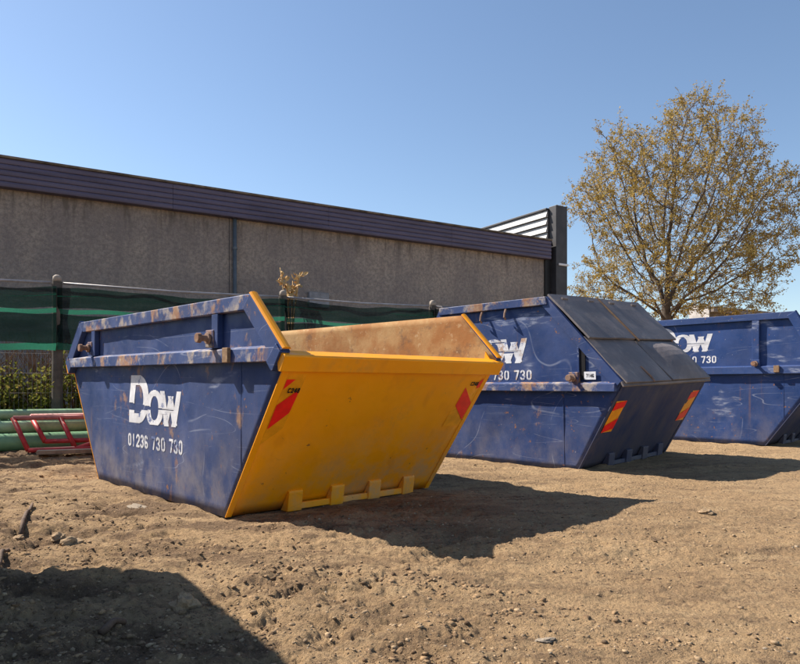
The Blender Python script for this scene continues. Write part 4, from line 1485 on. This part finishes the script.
# dead plant with curled dry leaves standing above the fence
w = FP + FD * 3.17 - FN * 0.16
dpn = empty('dead_plant', (w.x, w.y, 0), (0, 0, 0.5))
tag(dpn, 'dead golden-brown plant rising above the fence beside a post', 'dead plant')
M['dryleaf'] = plain('dry_golden_leaf', (0.52, 0.33, 0.13), 0.85, 0.35, 25, bump=0.3)
for k, (dx, zz) in enumerate(((-0.16, 2.62), (-0.07, 2.46), (0.17, 2.57), (0.06, 2.44))):
    MB().tube([(0.02 * k - 0.03, 0, 0.0), (0.01 * k, 0, 1.6), (dx * 0.6, 0, 2.2), (dx, 0.02 * k, zz)], [0.014, 0.012, 0.009, 0.005], 6).build('stem', M['dryleaf'], dpn, smooth=True)
for k in range(74):
    t = random.random()
    side = random.choice((-1, 1))
    bx, bzz = side * 0.16 * t + random.gauss(0, 0.02), 2.18 + 0.40 * t
    l, wd = random.uniform(0.07, 0.14), random.uniform(0.018, 0.034)
    az = random.uniform(0, 6.28); el = random.uniform(-1.3, 0.9)
    d = Vector((math.cos(az) * math.cos(el), math.sin(az) * math.cos(el), math.sin(el)))
    s = d.orthogonal().normalized(); u = d.cross(s)
    b0 = Vector((bx, random.gauss(0, 0.03), bzz))
    MB().add([b0, b0 + d * l * 0.4 + s * wd, b0 + d * l * 0.75 + s * wd * 0.8 + u * 0.02, b0 + d * l + u * 0.03, b0 + d * l * 0.75 - s * wd * 0.8 + u * 0.02, b0 + d * l * 0.4 - s * wd, b0 + d * l * 0.5 - u * 0.01],
             [(0, 1, 6), (1, 2, 6), (2, 3, 6), (3, 4, 6), (4, 5, 6), (5, 0, 6)]).build('leaf', M['dryleaf'], dpn)

# ------------------------------------------------------------------ pipes, red barriers, timber by the fence
M['greenpipe'] = plain('green_plastic_pipe', (0.16, 0.33, 0.17), 0.45, 0.2, 5, spec=0.4)
M['greenpipe2'] = plain('pale_green_plastic_pipe', (0.27, 0.43, 0.24), 0.45, 0.25, 5, spec=0.4)


def pipe(off, z, r, a0, a1, mat, label, skew=0.0):
    p = FP + FN * off
    o = MB()
    A = [Vector(p) + FD * a0 - FN * skew, Vector(p) + FD * a1 + FN * skew]
    pts = [A[0].lerp(A[1], t) + Vector((0, 0, z)) for t in (0, 0.33, 0.66, 1)]
    n = 20
    o.tube(pts, r, n, caps=False)
    o.tube(pts, r * 0.90, n, caps=False)
    m = 4 * n
    base = 0
    for e, ring in ((0, 0), (1, 3 * n)):
        for k in range(n):
            a, b = ring + k, ring + (k + 1) % n
            c, d = m + b, m + a
            o.f.append((b, a, d, c) if e == 0 else (a, b, c, d))
    ob = o.build('pipe', mat, smooth=True)
    ob.modifiers.new('edge', 'EDGE_SPLIT')
    tag(ob, label, 'pipe', 'green pipes stacked by the fence')


pipe(0.64, 0.185, 0.105, -2.4, 2.6, M['greenpipe'], 'thick green pipe on the ground at the front of the stack', 0.02)
pipe(0.40, 0.185, 0.105, -2.6, 2.4, M['greenpipe'], 'thick green pipe on the ground at the back of the stack')
pipe(0.50, 0.355, 0.075, -2.2, 2.5, M['greenpipe2'], 'green pipe resting between the two thick ones', -0.02)
pipe(0.30, 0.375, 0.080, -2.7, 2.2, M['greenpipe'], 'green pipe in the upper layer nearest the fence')
pipe(0.40, 0.500, 0.058, -2.5, 2.3, M['greenpipe2'], 'thin pale green pipe on top of the stack', 0.02)

M['redpaint'] = plain('worn_red_paint', (0.40, 0.022, 0.022), 0.5, 0.35, 8, bump=0.15)
M['redsunlit'] = plain('sunlit_red_paint', (0.42, 0.12, 0.10), 0.6, 0.3, 8, bump=0.15)  # red of the top tube with its sunlit tone put into the colour


def barrier(a0, off, z0, length, height, lean, skew, label, bars=(0.25,)):
    p = FP + FN * off + FD * a0
    root = empty('barrier_frame', (p.x, p.y, z0), (0, 0, math.atan2(FD.y, FD.x) + skew))
    root.rotation_mode = 'XYZ'
    root.rotation_euler = (R_(-lean), 0, math.atan2(FD.y, FD.x) + skew)
    tag(root, label, 'barrier', 'red barrier frames')
    r = 0.028
    def rail(name, x0, z0_, x1, z1_, m): return MB().tube([(x0, 0, z0_), (x1, 0, z1_)], r, 10).build(name, m, root, smooth=True)
    rail('bottom_tube', 0.16, 0, length, 0, M['redpaint'])
    rail('top_tube', 0.0, height, length - 0.1, height, M['redsunlit'])
    rail('end_tube', 0.16, 0, 0.0, height, M['redpaint'])
    rail('end_tube', length, 0, length - 0.1, height, M['redpaint'])
    for f in bars:
        rail('upright', 0.16 + f * length, 0, f * length, height, M['redpaint'])
    rail('brace', 0.16 + bars[0] * length, 0, length * 0.75, height * 0.8, M['redpaint'])
    return root


# near ends are on the left in the picture
barrier(-0.47, 1.02, 0.115, 2.2, 0.46, 40, -0.02, 'red tubular barrier frame leaning on the green pipes', (0.22, 0.6))
barrier(-0.30, 0.90, 0.20, 2.1, 0.42, 48, -0.05, 'second red barrier frame behind the leaning one', (0.3, 0.65))
wp = FP + FN * 1.14 + FD * -0.22
pl = MB().box((0, -0.06, 0), (1.6, 0.06, 0.045)).build('timber_plank', plain('weathered_plank', (0.24, 0.19, 0.14), 0.85, 0.3, 9, bump=0.4), bevel=0.005)
pl.location = (wp.x, wp.y, gz(wp.x, wp.y) + 0.012); pl.rotation_euler = (0, 0.0, math.atan2(FD.y, FD.x) - 0.12)
tag(pl, 'weathered plank on the ground in front of the red barrier', 'plank')
